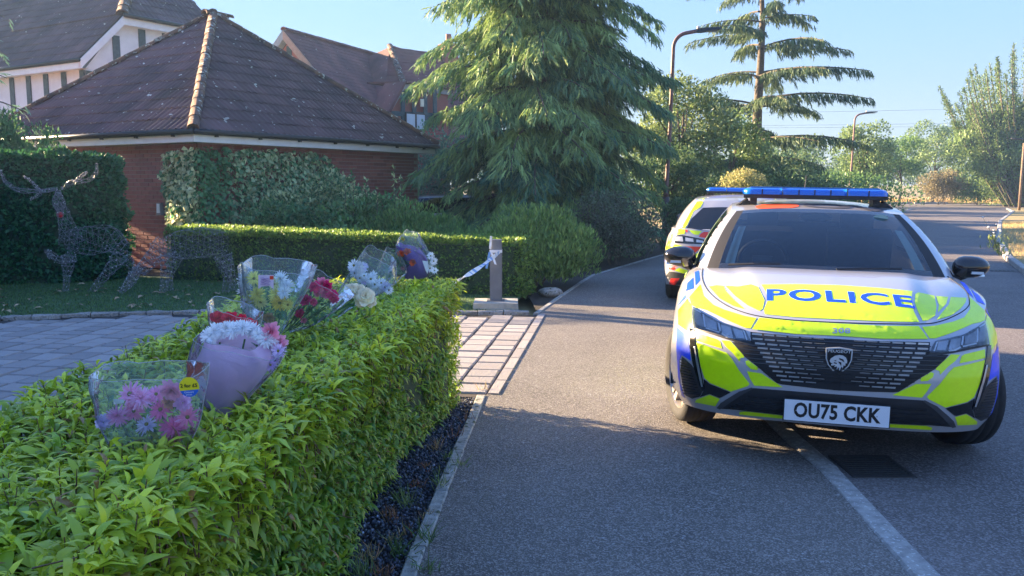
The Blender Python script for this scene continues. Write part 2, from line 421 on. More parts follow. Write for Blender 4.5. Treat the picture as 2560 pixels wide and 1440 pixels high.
# edge course beside the footway
p0, p1 = Vector((-.19, 6.2, 0)), Vector((.31, 10.16, 0)); d = (p1 - p0).normalized(); nn = Vector((d.y, -d.x, 0)); Lt = (p1 - p0).length
for i in range(9):
    c = p0 + d * (Lt * (i + .5) / 9) + nn * .05
    MB().box(c + Vector((0, 0, -.035)), (.09, Lt / 9 - .008, .09), math.atan2(d.y, d.x) - math.pi / 2, bev=.006).build('edge_course', M_SETT, drive)
# rough stone edging of the lawn
M_ROCK = mat('lawn_edge_stone', (.30, .28, .25), .9, .35, 30, bump=.9, bscale=50, objvar=.15, spots=((.12, .12, .1), 30, .6))
lb = resample(BACK, .3)
for a, b_ in zip(lb, lb[1:]):
    L = (b_ - a).length; t = (b_ - a).normalized(); c = (a + b_) / 2 + Vector((-t.y, t.x, 0)) * .07
    m_ = MB(); nx = 4
    prof = [(-.055, -.02), (-.053, .018), (-.035, .030), (.035, .030), (.055, .018), (.055, -.02)]
    vs = []
    for i in range(nx):
        for (o_, z) in prof:
            j = random.uniform(-.008, .008)
            vs.append(c + t * ((i / (nx - 1) - .5) * (L - .012)) + Vector((-t.y, t.x, 0)) * (o_ + j) + Vector((0, 0, z + j + .005)))
    fs = [(i * 6 + k, i * 6 + k + 1, (i + 1) * 6 + k + 1, (i + 1) * 6 + k) for i in range(nx - 1) for k in range(5)] + [tuple(range(5, -1, -1)), tuple(range(18, 24))]
    mk('edging_stone', vs, fs, M_ROCK, drive)
# lawn
lawn_poly = [(p[0], p[1] + .14) for p in BACK[:-1]] + [(-.05, 10.3), (.2, 12.2), (-9.5, 15.5)]
lawn = sheet('lawn', lawn_poly, .018, M_TURF)
def lawnpt():
    while True:
        x = random.uniform(-9, -.2); y = random.uniform(8.6, 14)
        if y > backy(x) + .16 and y < 14 - (x + 6) * .38: return (x, y, .018)
tag(blades('lawn_grass', 42000, lawnpt, .032, .007, (.10, .18, .06), M_BLADE, lean=.5), 'short shaded lawn between the driveway and the hedges', 'grass')
M_DEAD = mat('dead_leaf', (.36, .26, .15), .8, .3, 40, objvar=.3)
lv, lf = leaf_t(3, .45, .1, -.3)
for i in range(64):
    while True:
        x, y, z = lawnpt()
        q = PX((x, y, z))
        if -20 < q[0] < 600 and y > backy(x) + .25: break
    s = random.uniform(.07, .14)
    o = mk('fallen_leaf', [(a * s, b_ * s, c * s) for a, b_, c in lv], lf, M_DEAD)
    o.matrix_basis = Matrix.Translation((x, y, .045)) @ Matrix.Rotation(random.uniform(0, 6.3), 4, 'Z') @ Matrix.Rotation(random.uniform(-.25, .25), 4, 'X')
    tag(o, 'small dry brown leaf lying on the shaded lawn', 'leaf', 'fallen leaves scattered on the lawn')
# drain gully against the kerb in front of the car
M_IRON = mat('cast_iron', (.065, .062, .06), .6, .2, 40, metal=.3, bump=.3)
dr = thing('drain_grate', 'dark iron drain grate in the road against the kerb before the police car', 'drain grate', (2.0, 4.64, ROAD_Z))
MB().box((2.0, 4.64, ROAD_Z + .001), (.30, .36, .004)).build('pit', mat('drain_pit', (.008, .008, .008), .9, 0), dr)
fr = MB()
for (cx, cy, sx, sy) in ((1.84, 4.64, .02, .38), (2.16, 4.64, .02, .38), (2.0, 4.46, .30, .02), (2.0, 4.82, .30, .02)): fr.box((cx, cy, ROAD_Z + .003), (sx, sy, .008))
fr.build('frame', M_IRON, dr)
for i in range(10):
    MB().box((2.0, 4.485 + i * .0345, ROAD_Z + .003), (.30, .021, .007), rz=.0).build('bar', M_IRON, dr)
dr2 = thing('drain_grate', 'distant drain grate set against the right hand kerb near the flowering weeds', 'drain grate', (9.1, 15.9, ROAD_Z))
for i in range(6):
    MB().box((9.0 + i * .075 - .2, 15.7, ROAD_Z + .008), (.045, .4, .014), rz=-.5).build('bar', M_IRON, dr2)
MB().box((9.0, 15.7, ROAD_Z + .003), (.5, .46, .006), rz=-.5).build('frame', M_IRON, dr2)
# bollard post on a concrete slab, with the police tape
M_POST = mat('post_paint', (.165, .17, .185), .5, .1, 10, metal=.2)
M_SLAB = mat('slab_concrete', (.42, .39, .33), .85, .15, 15, bump=.4, bscale=90)
tag(MB().box((-.20, 10.62, .05), (.56, .50, .10), bev=.008).build('concrete_slab', M_SLAB), 'pale square concrete slab under the grey driveway post', 'slab')
po = thing('driveway_post', 'square grey metal post on a concrete slab where the police tape is tied', 'post', (-.20, 10.66, .10))
MB().box((-.20, 10.66, .475), (.145, .145, .75), bev=.003).build('column', M_POST, po)
MB().box((-.20, 10.66, .856), (.15, .15, .012), bev=.003).build('cap', M_POST, po)
MB().box((-.20, 10.66, .105), (.22, .22, .01)).build('foot_plate', M_POST, po)
for sx in (-1, 1): MB().box((-.20 + sx * .0735, 10.66, .48), (.006, .13, .70)).build('edge_trim', mat('post_trim', (.12, .115, .12), .4, .1), po)
M_TAPE = mat('tape_white', (.75, .77, .8), .4, .08, 20)
M_TBLUE = mat('tape_blue', (.10, .28, .62), .4, .05, 20)
tp = thing('police_tape', 'twisted blue and white police tape tied to the grey post beyond the laurel hedge', 'barrier tape', (-.3, 10.5, .6))
A, B = Vector((-.30, 10.58, .66)), Vector((-.60, 6.6, .80)); tv = []; tf = []; tm = []
A = Vector((-.14, 10.575, .72)); B = Vector((-.72, 8.2, .66)) 
# visible run: from the post down to the left behind the hedge end
B = Vector((-.55, 6.10, .755))
NS = 64
for i in range(NS + 1):
    t = i / NS; p = A.lerp(B, t) + Vector((0, 0, -.02 * math.sin(math.pi * t)))
    a = 1.1 + 4.2 * t + .8 * math.sin(t * 7); wv = Vector((math.cos(a) * .25, math.cos(a) * .3, math.sin(a))).normalized() * (.02 + .012 * math.sin(t * 3))
    tv += [p - wv, p + wv]
for i in range(NS): tf.append((2 * i, 2 * i + 1, 2 * i + 3, 2 * i + 2)); tm.append(1 if (i % 10) in (3, 4, 7) else 0)
mk('strip', tv, tf, [M_TAPE, M_TBLUE], tp, True, tm)
lp = MB()
for (z, h) in ((.72, .035),):
    lp.box((-.20, 10.66, z), (.156, .156, h))
lp.build('loop', M_TAPE, tp)
for (dx, dz, L, a) in ((-.07, .75, .16, .15), (-.075, .71, .2, -.35), (-.05, .7, .14, .6)):
    vs = []; 
    for i in range(7):
        t = i / 6; c = Vector((-.20 + dx + math.sin(a) * t * L * .6, 10.57 - .015 * t - .01 * math.sin(t * 9), dz + (L * t if dz > .74 else -L * t)))
        vs += [c + Vector((-.014, 0, .004)), c + Vector((.014, .008, -.004))]
    mk('tail', vs, [(2 * i, 2 * i + 1, 2 * i + 3, 2 * i + 2) for i in range(6)], M_TBLUE if a < 0 else M_TAPE, tp, True)
# rough stone by the bush foot
sv, sf = sphere_pts(6, 9)
tag(mk('rock', [(.55 + x * .17 * (1 + .2 * math.sin(5 * y)), 12.0 + y * .12, .03 + z * .08) for x, y, z in sv], sf, M_EDGE, smooth=True), 'small grey rock at the foot of the olive green bush', 'rock')
# ================================================================ BUILDINGS
def tile_plane(parent, O, U, V, poly, tw, ex, prof, m, maxparts, name='roof_tile', th=.025, score=None, back=True, lap=.03):
    O = Vector(O); U = Vector(U).normalized(); V = Vector(V).normalized(); Nn = U.cross(V).normalized()
    M = Matrix((U, V, Nn)).transposed().to_4x4()
    bed = [O + U * u + V * v - Nn * .012 for u, v in poly]
    mk('roof_deck', bed, [tuple(range(len(poly)))], m, parent)
    k = len(prof); vs = []; L = ex + lap
    for v, nz in ((0, -.004), (0, th), (L, .003)):
        for (u, n) in prof: vs.append((u * tw, v, (n + nz) if nz > 0 else min(n, .0) - .004))
    fs = [(i, i + 1, k + i + 1, k + i) for i in range(k - 1)] + [(k + i, k + i + 1, 2 * k + i + 1, 2 * k + i) for i in range(k - 1)] + [(0, k, 2 * k), (k - 1, 3 * k - 1, 2 * k - 1)]
    fs = [f for f in fs]
    base = bpy.data.meshes.new(name); base.from_pydata(vs, [], fs); base.materials.append(m); base.update()
    us = [p[0] for p in poly]; vv = [p[1] for p in poly]; pl = []
    n_ = len(poly); area = sum(poly[i][0] * poly[(i + 1) % n_][1] - poly[(i + 1) % n_][0] * poly[i][1] for i in range(n_))
    sg = 1 if area > 0 else -1
    for i in range(n_):
        a = Vector(poly[i]); b_ = Vector(poly[(i + 1) % n_]); d = (b_ - a)
        if d.length < 1e-6: continue
        nn = Vector((d.y, -d.x)).normalized() * sg; pl.append((a, nn))     # outward normal
    cells = []
    v = min(vv); row = 0
    while v < max(vv):
        u = min(us) - (tw * .5 if row % 2 and th < .02 else 0)
        while u < max(us):
            cs = [(u, v), (u + tw, v), (u + tw, v + L), (u, v + L)]
            cuts = []
            out = False
            for a, nn in pl:
                dd = [(Vector(c) - a).dot(nn) for c in cs]
                if min(dd) >= -1e-4: out = True; break
                if max(dd) > .002: cuts.append((a, nn))
            if not out:
                c3 = O + U * (u + tw / 2) + V * (v + ex / 2); q = PX(c3)
                vis = score(q) if score else (q[0] > -100 and q[0] < 2700)
                cells.append((0 if vis else 1, q[2], u, v, cuts))
            u += tw
        v += ex; row += 1
    cells.sort(key=lambda t: (t[0], t[1]))
    rest = MB(); cnt = 0
    for vis, dd, u, v, cuts in cells:
        jit = Matrix.Rotation(random.gauss(0, .010), 4, 'Z') @ Matrix.Rotation(random.gauss(0, .008), 4, 'X')
        Mt = Matrix.Translation(O + U * u + V * v + Nn * random.uniform(0, .004)) @ M @ jit
        me = base; part = cnt < maxparts and vis == 0
        if cuts:
            bm = bmesh.new(); bm.from_mesh(base)
            for a, nn in cuts:
                bmesh.ops.bisect_plane(bm, geom=bm.verts[:] + bm.edges[:] + bm.faces[:], plane_co=(a.x - u, a.y - v, 0), plane_no=(nn.x, nn.y, 0), clear_outer=True)
            if not bm.faces: bm.free(); continue
            me = bpy.data.meshes.new(name); bm.to_mesh(me); me.materials.append(m); bm.free()
        if part:
            inst(name, me, Mt, parent); cnt += 1
        else:
            rest.add([Mt @ x.co for x in me.vertices], [tuple(p.vertices) for p in me.polygons])
    if rest.v: rest.build(name, m, parent, kind='stuff')
    return cnt
ROLL = [(0, 0), (.10, .0), (.16, .016), (.25, .025), (.34, .016), (.42, 0), (.60, .0), (.66, .016), (.75, .025), (.84, .016), (.92, 0), (1.0, 0)]
FLAT = [(.01, 0), (.99, 0)]
def tilemat(name, a, b_, lich=(.42, .40, .36), thr=.66, moss=(.16, .09, .035)):
    m = mat(name, a, .85, .3, 1.1, bump=.5, bscale=60, c2=b_, objvar=.2, spots=(lich, 7.5, thr)); return m
M_TILE = tilemat('garage_tile', (.088, .055, .060), (.145, .080, .080), (.46, .45, .42), .685)
M_HIP = mat('hip_tile', (.085, .058, .048), .9, .3, 5, bump=.8, bscale=40, c2=(.20, .10, .055), objvar=.2, spots=((.36, .35, .28), 12, .60))
M_TILE2 = tilemat('house_tile', (.085, .060, .068), (.13, .082, .088), thr=.71)
M_TILE3 = tilemat('plain_tile', (.125, .055, .052), (.20, .080, .070), thr=.71)
M_BRICK = mat('red_brick', (.42, .14, .105), .85, .25, 12, bump=.5, bscale=90, c2=(.27, .10, .085), objvar=.22)
M_MORTAR = mat('mortar', (.30, .20, .17), .95, .15, 30)
M_WHITE = mat('white_board', (.78, .78, .76), .5, .05, 6)
M_GUTTER = mat('black_gutter', (.018, .018, .02), .4, .1)
M_RENDER = mat('cream_render', (.78, .78, .78), .9, .06, 4, bump=.2)
M_BEAM = mat('dark_timber', (.055, .085, .10), .8, .3, 12, bump=.4)
def hip_tiles(parent, a, b_, m, step=.36, r=.090, name='hip_tile', nmax=40):
    a = Vector(a); b_ = Vector(b_); d = (b_ - a); L = d.length; d.normalize(); n = min(nmax, int(L / step) + 1)
    side = d.cross(Vector((0, 0, 1))).normalized(); up = side.cross(d).normalized(); K = 9
    vs = []
    for (t, rr) in ((0, r * 1.12), (0, r * .9), (step + .03, r)):
        for k in range(K):
            q = math.pi * (k / (K - 1)) * 1.16 - .25; vs.append(Vector((math.cos(q) * rr, t, math.sin(q) * rr * .8 - .03 * (t == 0 and rr < r))))
    fs = [(i, i + 1, K + i + 1, K + i) for i in range(K - 1)] + [(i, i + 1, 2 * K + i + 1, 2 * K + i) for i in range(K - 1)]
    me = bpy.data.meshes.new(name); me.from_pydata(vs, [], fs); me.materials.append(m)
    me.polygons.foreach_set('use_smooth', [True] * len(fs)); me.update()
    M = Matrix((side, d, up)).transposed().to_4x4()
    for i in range(n):
        inst(name, me, Matrix.Translation(a + d * (i * step) + up * (.01 + random.uniform(0, .012))) @ M @ Matrix.Rotation(random.gauss(0, .012), 4, 'Z'), parent)
def brick_wall(parent, O, U, length, z0, z1, nout, m, mm, maxparts, vis, name='brick', cl=.225, ch=.075, gable=None):
    """wall plane with proud bricks; O corner, U horizontal dir, nout outward normal"""
    O = Vector(O); U = Vector(U).normalized(); nout = Vector(nout).normalized()
    mort = MB(); mort.prism([O + U * 0 + Vector((0, 0, z0)), O + U * length + Vector((0, 0, z0)), O + U * length + Vector((0, 0, z1)), O + Vector((0, 0, z1))], -nout * .1)
    mort.build('wall', mm, parent)
    M = Matrix((U, nout, Vector((0, 0, 1)))).transposed().to_4x4()
    def bmk(w_):
        b = MB(); x = w_ / 2
        b.add([(-x, 0, -.0325), (x, 0, -.0325), (x, 0, .0325), (-x, 0, .0325), (-x + .003, .008, -.0295), (x - .003, .008, -.0295), (x - .003, .008, .0295), (-x + .003, .008, .0295)],
              [(4, 5, 6, 7), (0, 1, 5, 4), (1, 2, 6, 5), (2, 3, 7, 6), (3, 0, 4, 7)])
        me = bpy.data.meshes.new(name); me.from_pydata(b.v, [], b.f); me.materials.append(m); me.update(); return me
    full = bmk(.215); half = bmk(.1025); cells = []
    for r_ in range(int((z1 - z0) / ch)):
        z = z0 + (r_ + .5) * ch; x = -.1125 if r_ % 2 else 0
        while x < length - .05:
            if x < 0: c = .056; me = half
            else: c = x + .1125; me = full
            if c + .11 <= length + .03:
                p = O + U * c + Vector((0, 0, z)); q = PX(p); cells.append((0 if vis(q) else 1, q[2], p, me))
            x += cl
    cells.sort(key=lambda t: (t[0], t[1])); rest = MB()
    for i, (v_, d_, p, me) in enumerate(cells):
        Mt = Matrix.Translation(p + nout * random.uniform(-.001, .002)) @ M
        if i < maxparts and v_ == 0: inst(name, me, Mt, parent)
        else: rest.add([Mt @ x.co for x in me.vertices], [tuple(f.vertices) for f in me.polygons])
    if rest.v: rest.build(name, m, parent, kind='stuff')
# ---- garage -----------------------------------------------------------------
gU = Vector((.514, .857, 0)).normalized(); gV = Vector((-.857, .514, 0)).normalized()
C0 = Vector((-5.40, 14.8, 0)); GL = 6.95; EZ = 2.27
garage = thing('brick_garage', 'red brick garage with hipped brown tiled roof, white fascia and ivy on its corner', 'garage', C0)
W0 = C0 + (gU + gV) * .30; WL = GL - .6
brick_wall(garage, W0, gU, WL, 0, EZ, gU.cross(Vector((0, 0, 1))), M_BRICK, M_MORTAR, 150, lambda q: (800 < q[0] < 1060 and 380 < q[1] < 500))
brick_wall(garage, W0, gV, WL, 0, EZ, gV.cross(Vector((0, 0, -1))), M_BRICK, M_MORTAR, 150, lambda q: (190 < q[0] < 470 and 365 < q[1] < 700))
bk = MB(); bk.box(W0 + (gU + gV) * (WL / 2 + .15) + Vector((0, 0, EZ / 2)), (WL - .3, WL - .3, EZ - .01), math.atan2(gU.y, gU.x)); bk.build('wall', M_BRICK, garage)
# soffit, fascia, gutter, brackets
corners = [C0, C0 + gU * GL, C0 + (gU + gV) * GL, C0 + gV * GL]
sv_ = [c + Vector((0, 0, EZ)) for c in corners]
mk('soffit', sv_, [(0, 1, 2, 3)], M_WHITE, garage)
for i in range(4):
    a, b_ = corners[i], corners[(i + 1) % 4]; t = (b_ - a).normalized(); c = (a + b_) / 2; o_ = t.cross(Vector((0, 0, 1)))
    MB().box(c + Vector((0, 0, EZ + .085)) - o_ * .013, (GL - .001 if i % 2 else GL - .055, .026, .185), math.atan2(t.y, t.x)).build('fascia', M_WHITE, garage)
    g = MB(); g.tube([a - t * .05 + o_ * .06 + Vector((0, 0, EZ + .165)), b_ + t * .05 + o_ * .06 + Vector((0, 0, EZ + .165))], .052, 8)
    g.build('gutter', M_GUTTER, garage, True)
    if i in (0, 3):
        for k in range(7):
            p = a + t * (.45 + k * 1.0) + o_ * .035 + Vector((0, 0, EZ + .105))
            MB().box(p, (.05, .05, .035), math.atan2(t.y, t.x)).build('gutter_bracket', M_GUTTER, garage)
APEX = C0 + (gU + gV) * (GL / 2) + Vector((0, 0, 5.25)); TZ = EZ + .19
roof = thing('roof', None, None, C0); attach(roof, garage)
RH = 5.25 - TZ; half = GL / 2 + .05
def slope(a, along_, inward):
    V = (inward * half + Vector((0, 0, RH))); SL = V.length; V.normalize()
    o_ = a - inward * .05 - along_ * .05 + Vector((0, 0, TZ))
    return o_, along_, V, [(0, 0), (GL + .1, 0), ((GL + .1) / 2, SL)]
o_, u_, v_, pl = slope(C0, gU, gV)
tile_plane(roof, o_, u_, v_, pl, .305, .345, ROLL, M_TILE, 200, score=lambda q: 0 < q[1] < 380)
o_, u_, v_, pl = slope(C0 + gV * GL, -gV, gU)
tile_plane(roof, o_, u_, v_, pl, .305, .345, ROLL, M_TILE, 100, score=lambda q: q[0] > 60 and q[1] < 380)
for a, al, inw in ((C0 + gU * GL, gV, -gU), (C0 + (gU + gV) * GL, -gU, -gV)):
    o_, u_, v_, pl = slope(a, al, inw)
    mk('roof_slope', [o_ + u_ * p[0] + v_ * p[1] for p in pl], [(0, 1, 2)], M_TILE, roof)
for c in corners:
    e = (APEX - c - Vector((0, 0, TZ))); st = c + Vector((0, 0, TZ + .02)) - Vector((e.x, e.y, 0)).normalized() * .06
    hip_tiles(roof, st, APEX + Vector((0, 0, .02)), M_HIP)
hip_tiles(roof, APEX - gU * .25, APEX + gU * .3, M_HIP, nmax=2)
lb_ = D(381, 518, 16.0); q_ = W0 + gV * 1.02
bx = thing('wall_box', 'small grey and white box light fixed to the garage brick wall', 'wall light', q_ + Vector((0, 0, 1.0)))
nO = gV.cross(Vector((0, 0, -1)))
t_ = math.atan2(gV.y, gV.x)
MB().box(q_ + nO * .045 + Vector((0, 0, 1.10)), (.13, .07, .22), t_, bev=.008).build('case', mat('box_grey', (.22, .23, .24), .5, .1), bx)
MB().box(q_ + nO * .083 + Vector((0, 0, 1.11)), (.085, .012, .165), t_, bev=.004).build('front_panel', mat('box_white', (.62, .68, .70), .3, .05), bx)
# ---- timber framed house, upper left -----------------------------------------
house = thing('timber_framed_house', 'cream rendered house with dark vertical timbers, white bargeboards and brown tiled roofs', 'house', (-11.8, 24, 0))
K0 = Vector((-11.65, 24, 0)); Z = Vector((0, 0, 1)); e1 = 4.66; e2 = 6.05
nA = -gU; nB = gV.cross(-Z) * -1
nB = gU.cross(Z)                                        # outward of the right hand wall
mw = MB(); mw.prism([K0, K0 + gV * 9, K0 + gV * 9 + Z * e1, K0 + Z * e1], gU * .2)
mw.prism([K0, K0 + gU * 7, K0 + gU * 7 + Z * e2, K0 + gU * 1.12 + Z * e2, K0 + Z * e1], -nB * .2)
mw.build('wall', M_RENDER, house)
def beam(a, b_, wdt, nout, deep=.03, up=Z, nm='timber'):
    a = Vector(a); b_ = Vector(b_); d = (b_ - a); L = d.length; d.normalize(); s_ = nout.cross(d).normalized()
    M = Matrix((d, s_, nout)).transposed()
    return MB().box((a + b_) / 2 + nout * deep / 2, (L, wdt, deep), M=M).build(nm, M_BEAM, house)
for i in range(9):
    x = .0 + i * .86 + .11
    beam(K0 + gV * x + Z * 2.6, K0 + gV * x + Z * (e1 - .01), .22, -gU)
for i, t in enumerate((.12, .98, 1.82, 2.62, 3.4, 4.2)):
    top = e1 + min(t, 1.12) / 1.12 * (e2 - e1) - .06 - .12 * (t < 1.1)
    beam(K0 + gU * t + Z * 2.6, K0 + gU * t + Z * top, .22, nB, .032)
beam(K0 + gU * .0 + Z * 4.42, K0 + gU * 3.6 + Z * 4.42, .2, nB, .038)
beam(K0 + Z * 2.7, K0 + gV * 8.8 + Z * 2.7, .2, -gU, .038)
def board(a, b_, h, nout, m=M_WHITE, nm='bargeboard', dp=.04, off=.3):
    a = Vector(a); b_ = Vector(b_); return MB().prism([a, b_, b_ + Z * h, a + Z * h], nout * dp).build(nm, m, house)
ov = -gU * .28; ob = nB * .22
Ka = K0 + ov + ob
board(Ka + Z * (e1 - .02), Ka + gV * 9 + Z * (e1 - .02), .2, -gU, nm='fascia')
mk('soffit', [Ka + Z * e1, Ka + gV * 9 + Z * e1, Ka + gV * 9 - ov + Z * e1, Ka - ov + Z * e1], [(0, 1, 2, 3)], M_WHITE, house)
pk = K0 + gU * 1.12 + ob + Z * (e2 + .0)
board(Ka + Z * (e1 - .02), pk - Z * .04, .24, nB)
board(pk + Z * -.04, pk + gU * 3.1 + Z * -.04, .22, nB, nm='fascia')
g = MB(); g.tube([Ka - gU * .06 + Z * (e1 + .2) - gV * .05, Ka - gU * .06 + gV * 9 + Z * (e1 + .2)], .06, 8); g.build('gutter', M_GUTTER, house, True)
g = MB(); g.tube([pk + nB * .09 + Z * .2 - gU * .05, pk + nB * .09 + gU * 3.2 + Z * .2], .06, 8); g.build('gutter', M_GUTTER, house, True)
slopeA = (gU * (1.40) + Z * (e2 - e1)).normalized()
r2 = thing('roof', None, None, K0); attach(r2, house)
tile_plane(r2, Ka + gV * 9 + Z * (e1 + .22), -gV, slopeA, [(0, 0), (9, 0), (9, 2.06), (6.5, 4.9), (0, 4.9)], .33, .345, ROLL, M_TILE2, 230, score=lambda q: q[0] > 50 and q[1] > 0)
# upper hipped roof
slB = (-nB * 1.0 + Z * .95).normalized(); slF = (gU * 1.0 + Z * .95).normalized()
H0 = pk + Z * .22 - gU * .05
tile_plane(r2, H0, gU, slB, [(0, 0), (3.35, 0), (3.35, 1.5), (2.6, 3.2), (2.6 * .9, 3.4)], .33, .345, ROLL, M_TILE2, 70, score=lambda q: q[1] > -60)
tile_plane(r2, H0 - nB * 5.5, nB, slF, [(.0, 0), (5.5, 0), (3.1, 3.4), (0, 3.4)], .33, .345, ROLL, M_TILE2, 0)
hip_tiles(r2, H0, H0 + (slB + slF - Z * .66).normalized() * 4.0, M_HIP, r=.15)
# ---- brick house behind the garage -----------------------------------------------
bh = thing('brick_house', 'large red brick house with steep plain tiled gables behind the garage', 'house', (-9.2, 33, 0))
house = bh
def at(px, py, Y): return D(px, py, Y)
pkA = at(708, 74, 33); U3 = Vector((.80, .60, 0)).normalized(); B3 = Vector((.62, -.78, 0)).normalized()
ridgeEnd = at(958, 122, 40)
U3 = Vector((ridgeEnd.x - pkA.x, ridgeEnd.y - pkA.y, 0)).normalized()      # ridge direction
S3 = Vector((U3.y, -U3.x, 0))                                              # towards the camera's right
down = (S3 * 1.0 - Z * 1.1).normalized()
RL = (ridgeEnd - pkA).length
e_ = pkA + down * 6.2
r3 = thing('roof', None, None, pkA); attach(r3, bh)
tile_plane(r3, pkA + down * 6.2, U3, -down, [(0, 0), (RL + 8, 0), (RL + 8, 5.6), (RL, 6.2), (0, 6.2)], .33, .21, FLAT, M_TILE3, 0, th=.018)
dn2 = (-S3 * 1.0 - Z * 1.1).normalized()
mk('roof_slope', [pkA, pkA + U3 * RL, pkA + U3 * RL + dn2 * 6, pkA + dn2 * 6], [(0, 1, 2, 3)], M_TILE3, r3)
hip_tiles(r3, pkA + Z * .0, pkA + U3 * RL, M_TILE3, r=.11, step=.45)
# gable wall and bargeboards
gw = pkA + U3 * .35 - Z * .35
MB().prism([gw, gw + down * 5.6, Vector((*(gw + down * 5.6).xy, 0)), Vector((*(gw + dn2 * 5.6).xy, 0)), gw + dn2 * 5.6], U3 * .2).build('wall', M_BRICK, bh)
M_BARGE = mat('brown_bargeboard', (.34, .22, .17), .6, .15, 8)
M_BARGE2 = mat('grey_bargeboard', (.26, .28, .31), .6, .15, 8)
for dd, mm_ in ((down, M_BARGE), (dn2, M_BARGE2)):
    a = pkA - Z * .02 - U3 * .05; b_ = a + dd * 6.2
    MB().prism([a, b_, b_ - Z * .34, a - Z * .34], U3 * .05).build('bargeboard', mm_, bh)
    MB().prism([a - Z * .34 + U3 * .06, b_ - Z * .34 + U3 * .06, b_ - Z * .34 + U3 * .35, a - Z * .34 + U3 * .35], Z * .03).build('soffit', mm_, bh)
beam(gw - Z * .2 - U3 * .0, gw - Z * 3.5, .22, -U3, .04)
# cross wing hip
hp = at(975, 118, 37.5); 
hipn = thing('roof', None, None, hp); attach(hipn, bh)
fA = at(1180, 262, 36.5); fB = at(985, 260, 34.5)
def quad_tiles(parent, a, b_, c, d, m=M_TILE3):
    """a,b eave; c,d top (same side order)"""
    a, b_, c, d = map(Vector, (a, b_, c, d)); U = (b_ - a); L = U.length; U.normalize()
    n_ = U.cross(d - a).normalized(); V = n_.cross(U).normalized()
    f = lambda p: ((p - a).dot(U), (p - a).dot(V))
    tile_plane(parent, a, U, V, [(0, 0), (L, 0), f(c), f(d)], .33, .21, FLAT, m, 0, th=.018)
R0 = hp; R1 = at(1125, 168, 40)
quad_tiles(hipn, at(955, 290, 34.2), at(1290, 300, 38.5), R1, R0)
quad_tiles(hipn, at(800, 200, 40), at(955, 290, 34.2), R0, R0 + Vector((-.05, .05, 0)))
hip_tiles(hipn, at(1012, 216, 35.2), R0, M_HIP, r=.12, step=.4)
hip_tiles(hipn, R0, R1, M_TILE3, r=.11, step=.45)
# small gabled dormer wing
d0 = at(1006, 210, 31.5); d1 = at(1120, 226, 33.2); dl = at(966, 278, 30.9)
wv_ = (d1 - d0); wv_.z = 0; wn = Vector((wv_.y, -wv_.x, 0)).normalized()
def drop(p, z): return Vector((p.x, p.y, z))
MB().prism([d0 - Z * .12, d1 - Z * .12, drop(d1, 0), drop(dl, 0), dl - Z * .1], -wn * .2).build('wall', M_BRICK, bh)
for a, b_ in ((dl, d0), (d0, d1)):
    MB().prism([a, b_, b_ - Z * .17, a - Z * .17], wn * .12).build('bargeboard', M_BARGE2, bh)
MB().prism([d0 + Z * .02 + wn * .25, d1 + Z * .02 + wn * .25, d1 + Z * .16 - wn * 2, d0 + Z * .16 - wn * 2], Z * .06).build('roof_slope', M_TILE3, bh)
MB().prism([d0 + wn * .2, dl + wn * .2 - Z * .1, dl - wn * .9 - Z * .1, d0 - wn * .9], Vector((-.06, 0, .08))).build('roof_slope', M_TILE3, bh)
for px in (1000, 1028, 1056, 1080):
    t = (px - 966) / 154; a = at(px, 222 if px > 1004 else 228, 31.0 + t * 2.0); a = Vector((a.x, a.y, a.z)) + wn * .12
    beam(a, Vector((a.x, a.y, at(px, 320, a.y).z)), .17, wn, .05)
a = at(972, 284, 31.05) + wn * .14; b_ = at(1100, 290, 32.9) + wn * .14; beam(a, b_, .17, wn, .05)
wq = at(1046, 258, 31.95) + wn * .2
MB().box(wq, (.14, .05, .27), math.atan2(wv_.y, wv_.x)).build('wall_light', mat('lit_cream', (.75, .72, .55), .5, 0), bh)
wq = at(1028, 305, 31.8) + wn * .22
wf = MB(); wf.box(wq, (.95, .06, .62), math.atan2(wv_.y, wv_.x)); wo = wf.build('window', M_GUTTER, bh)
for dx in (-.24, .24):
    MB().box(wq + wv_.normalized() * dx + wn * .035, (.38, .02, .52), math.atan2(wv_.y, wv_.x)).build('pane', mat('pane', (.45, .55, .65), .15, .05), wo)
# chimney
cb = at(1122, 168, 39)
ch = MB(); ch.box(cb + Z * -.2, (.62, .62, 2.2), .5); cs = ch.build('chimney', M_BRICK, bh)
MB().box(cb + Z * .94, (.72, .72, .1), .5).build('cap', M_BRICK, cs)
MB().tube([cb + Z * 1.0, cb + Z * 1.42], [.14, .12], 10).build('chimney_pot', mat('terracotta', (.36, .15, .09), .8, .1), cs)
# ---- unseen house added left of the view, its outline shaped to shade the drive
nb = thing('shade_house', 'unseen hipped brick house added on the left to shade the drive and near hedge', 'house', (-15, 4, 0))
NX0, NX1, NY0, NY1, NZ = -22, -11, -12, 11.3, 4.4
MB().box(((NX0 + NX1) / 2, (NY0 + NY1) / 2, NZ / 2), (NX1 - NX0, NY1 - NY0, NZ)).build('wall', M_BRICK, nb)
o = .4; e = [Vector((NX0 - o, NY0 - o, NZ)), Vector((NX1 + o, NY0 - o, NZ)), Vector((NX1 + o, NY1 + o, NZ)), Vector((NX0 - o, NY1 + o, NZ))]
ra, rb = Vector(((NX0 + NX1) / 2, NY0 + 5.5, NZ + 4.2)), Vector(((NX0 + NX1) / 2, NY1 - 4.2, NZ + 4.2))
mk('roof', e + [ra, rb], [(0, 1, 4), (1, 2, 5, 4), (2, 3, 5), (3, 0, 4, 5), (0, 3, 2, 1)], M_TILE3, nb)
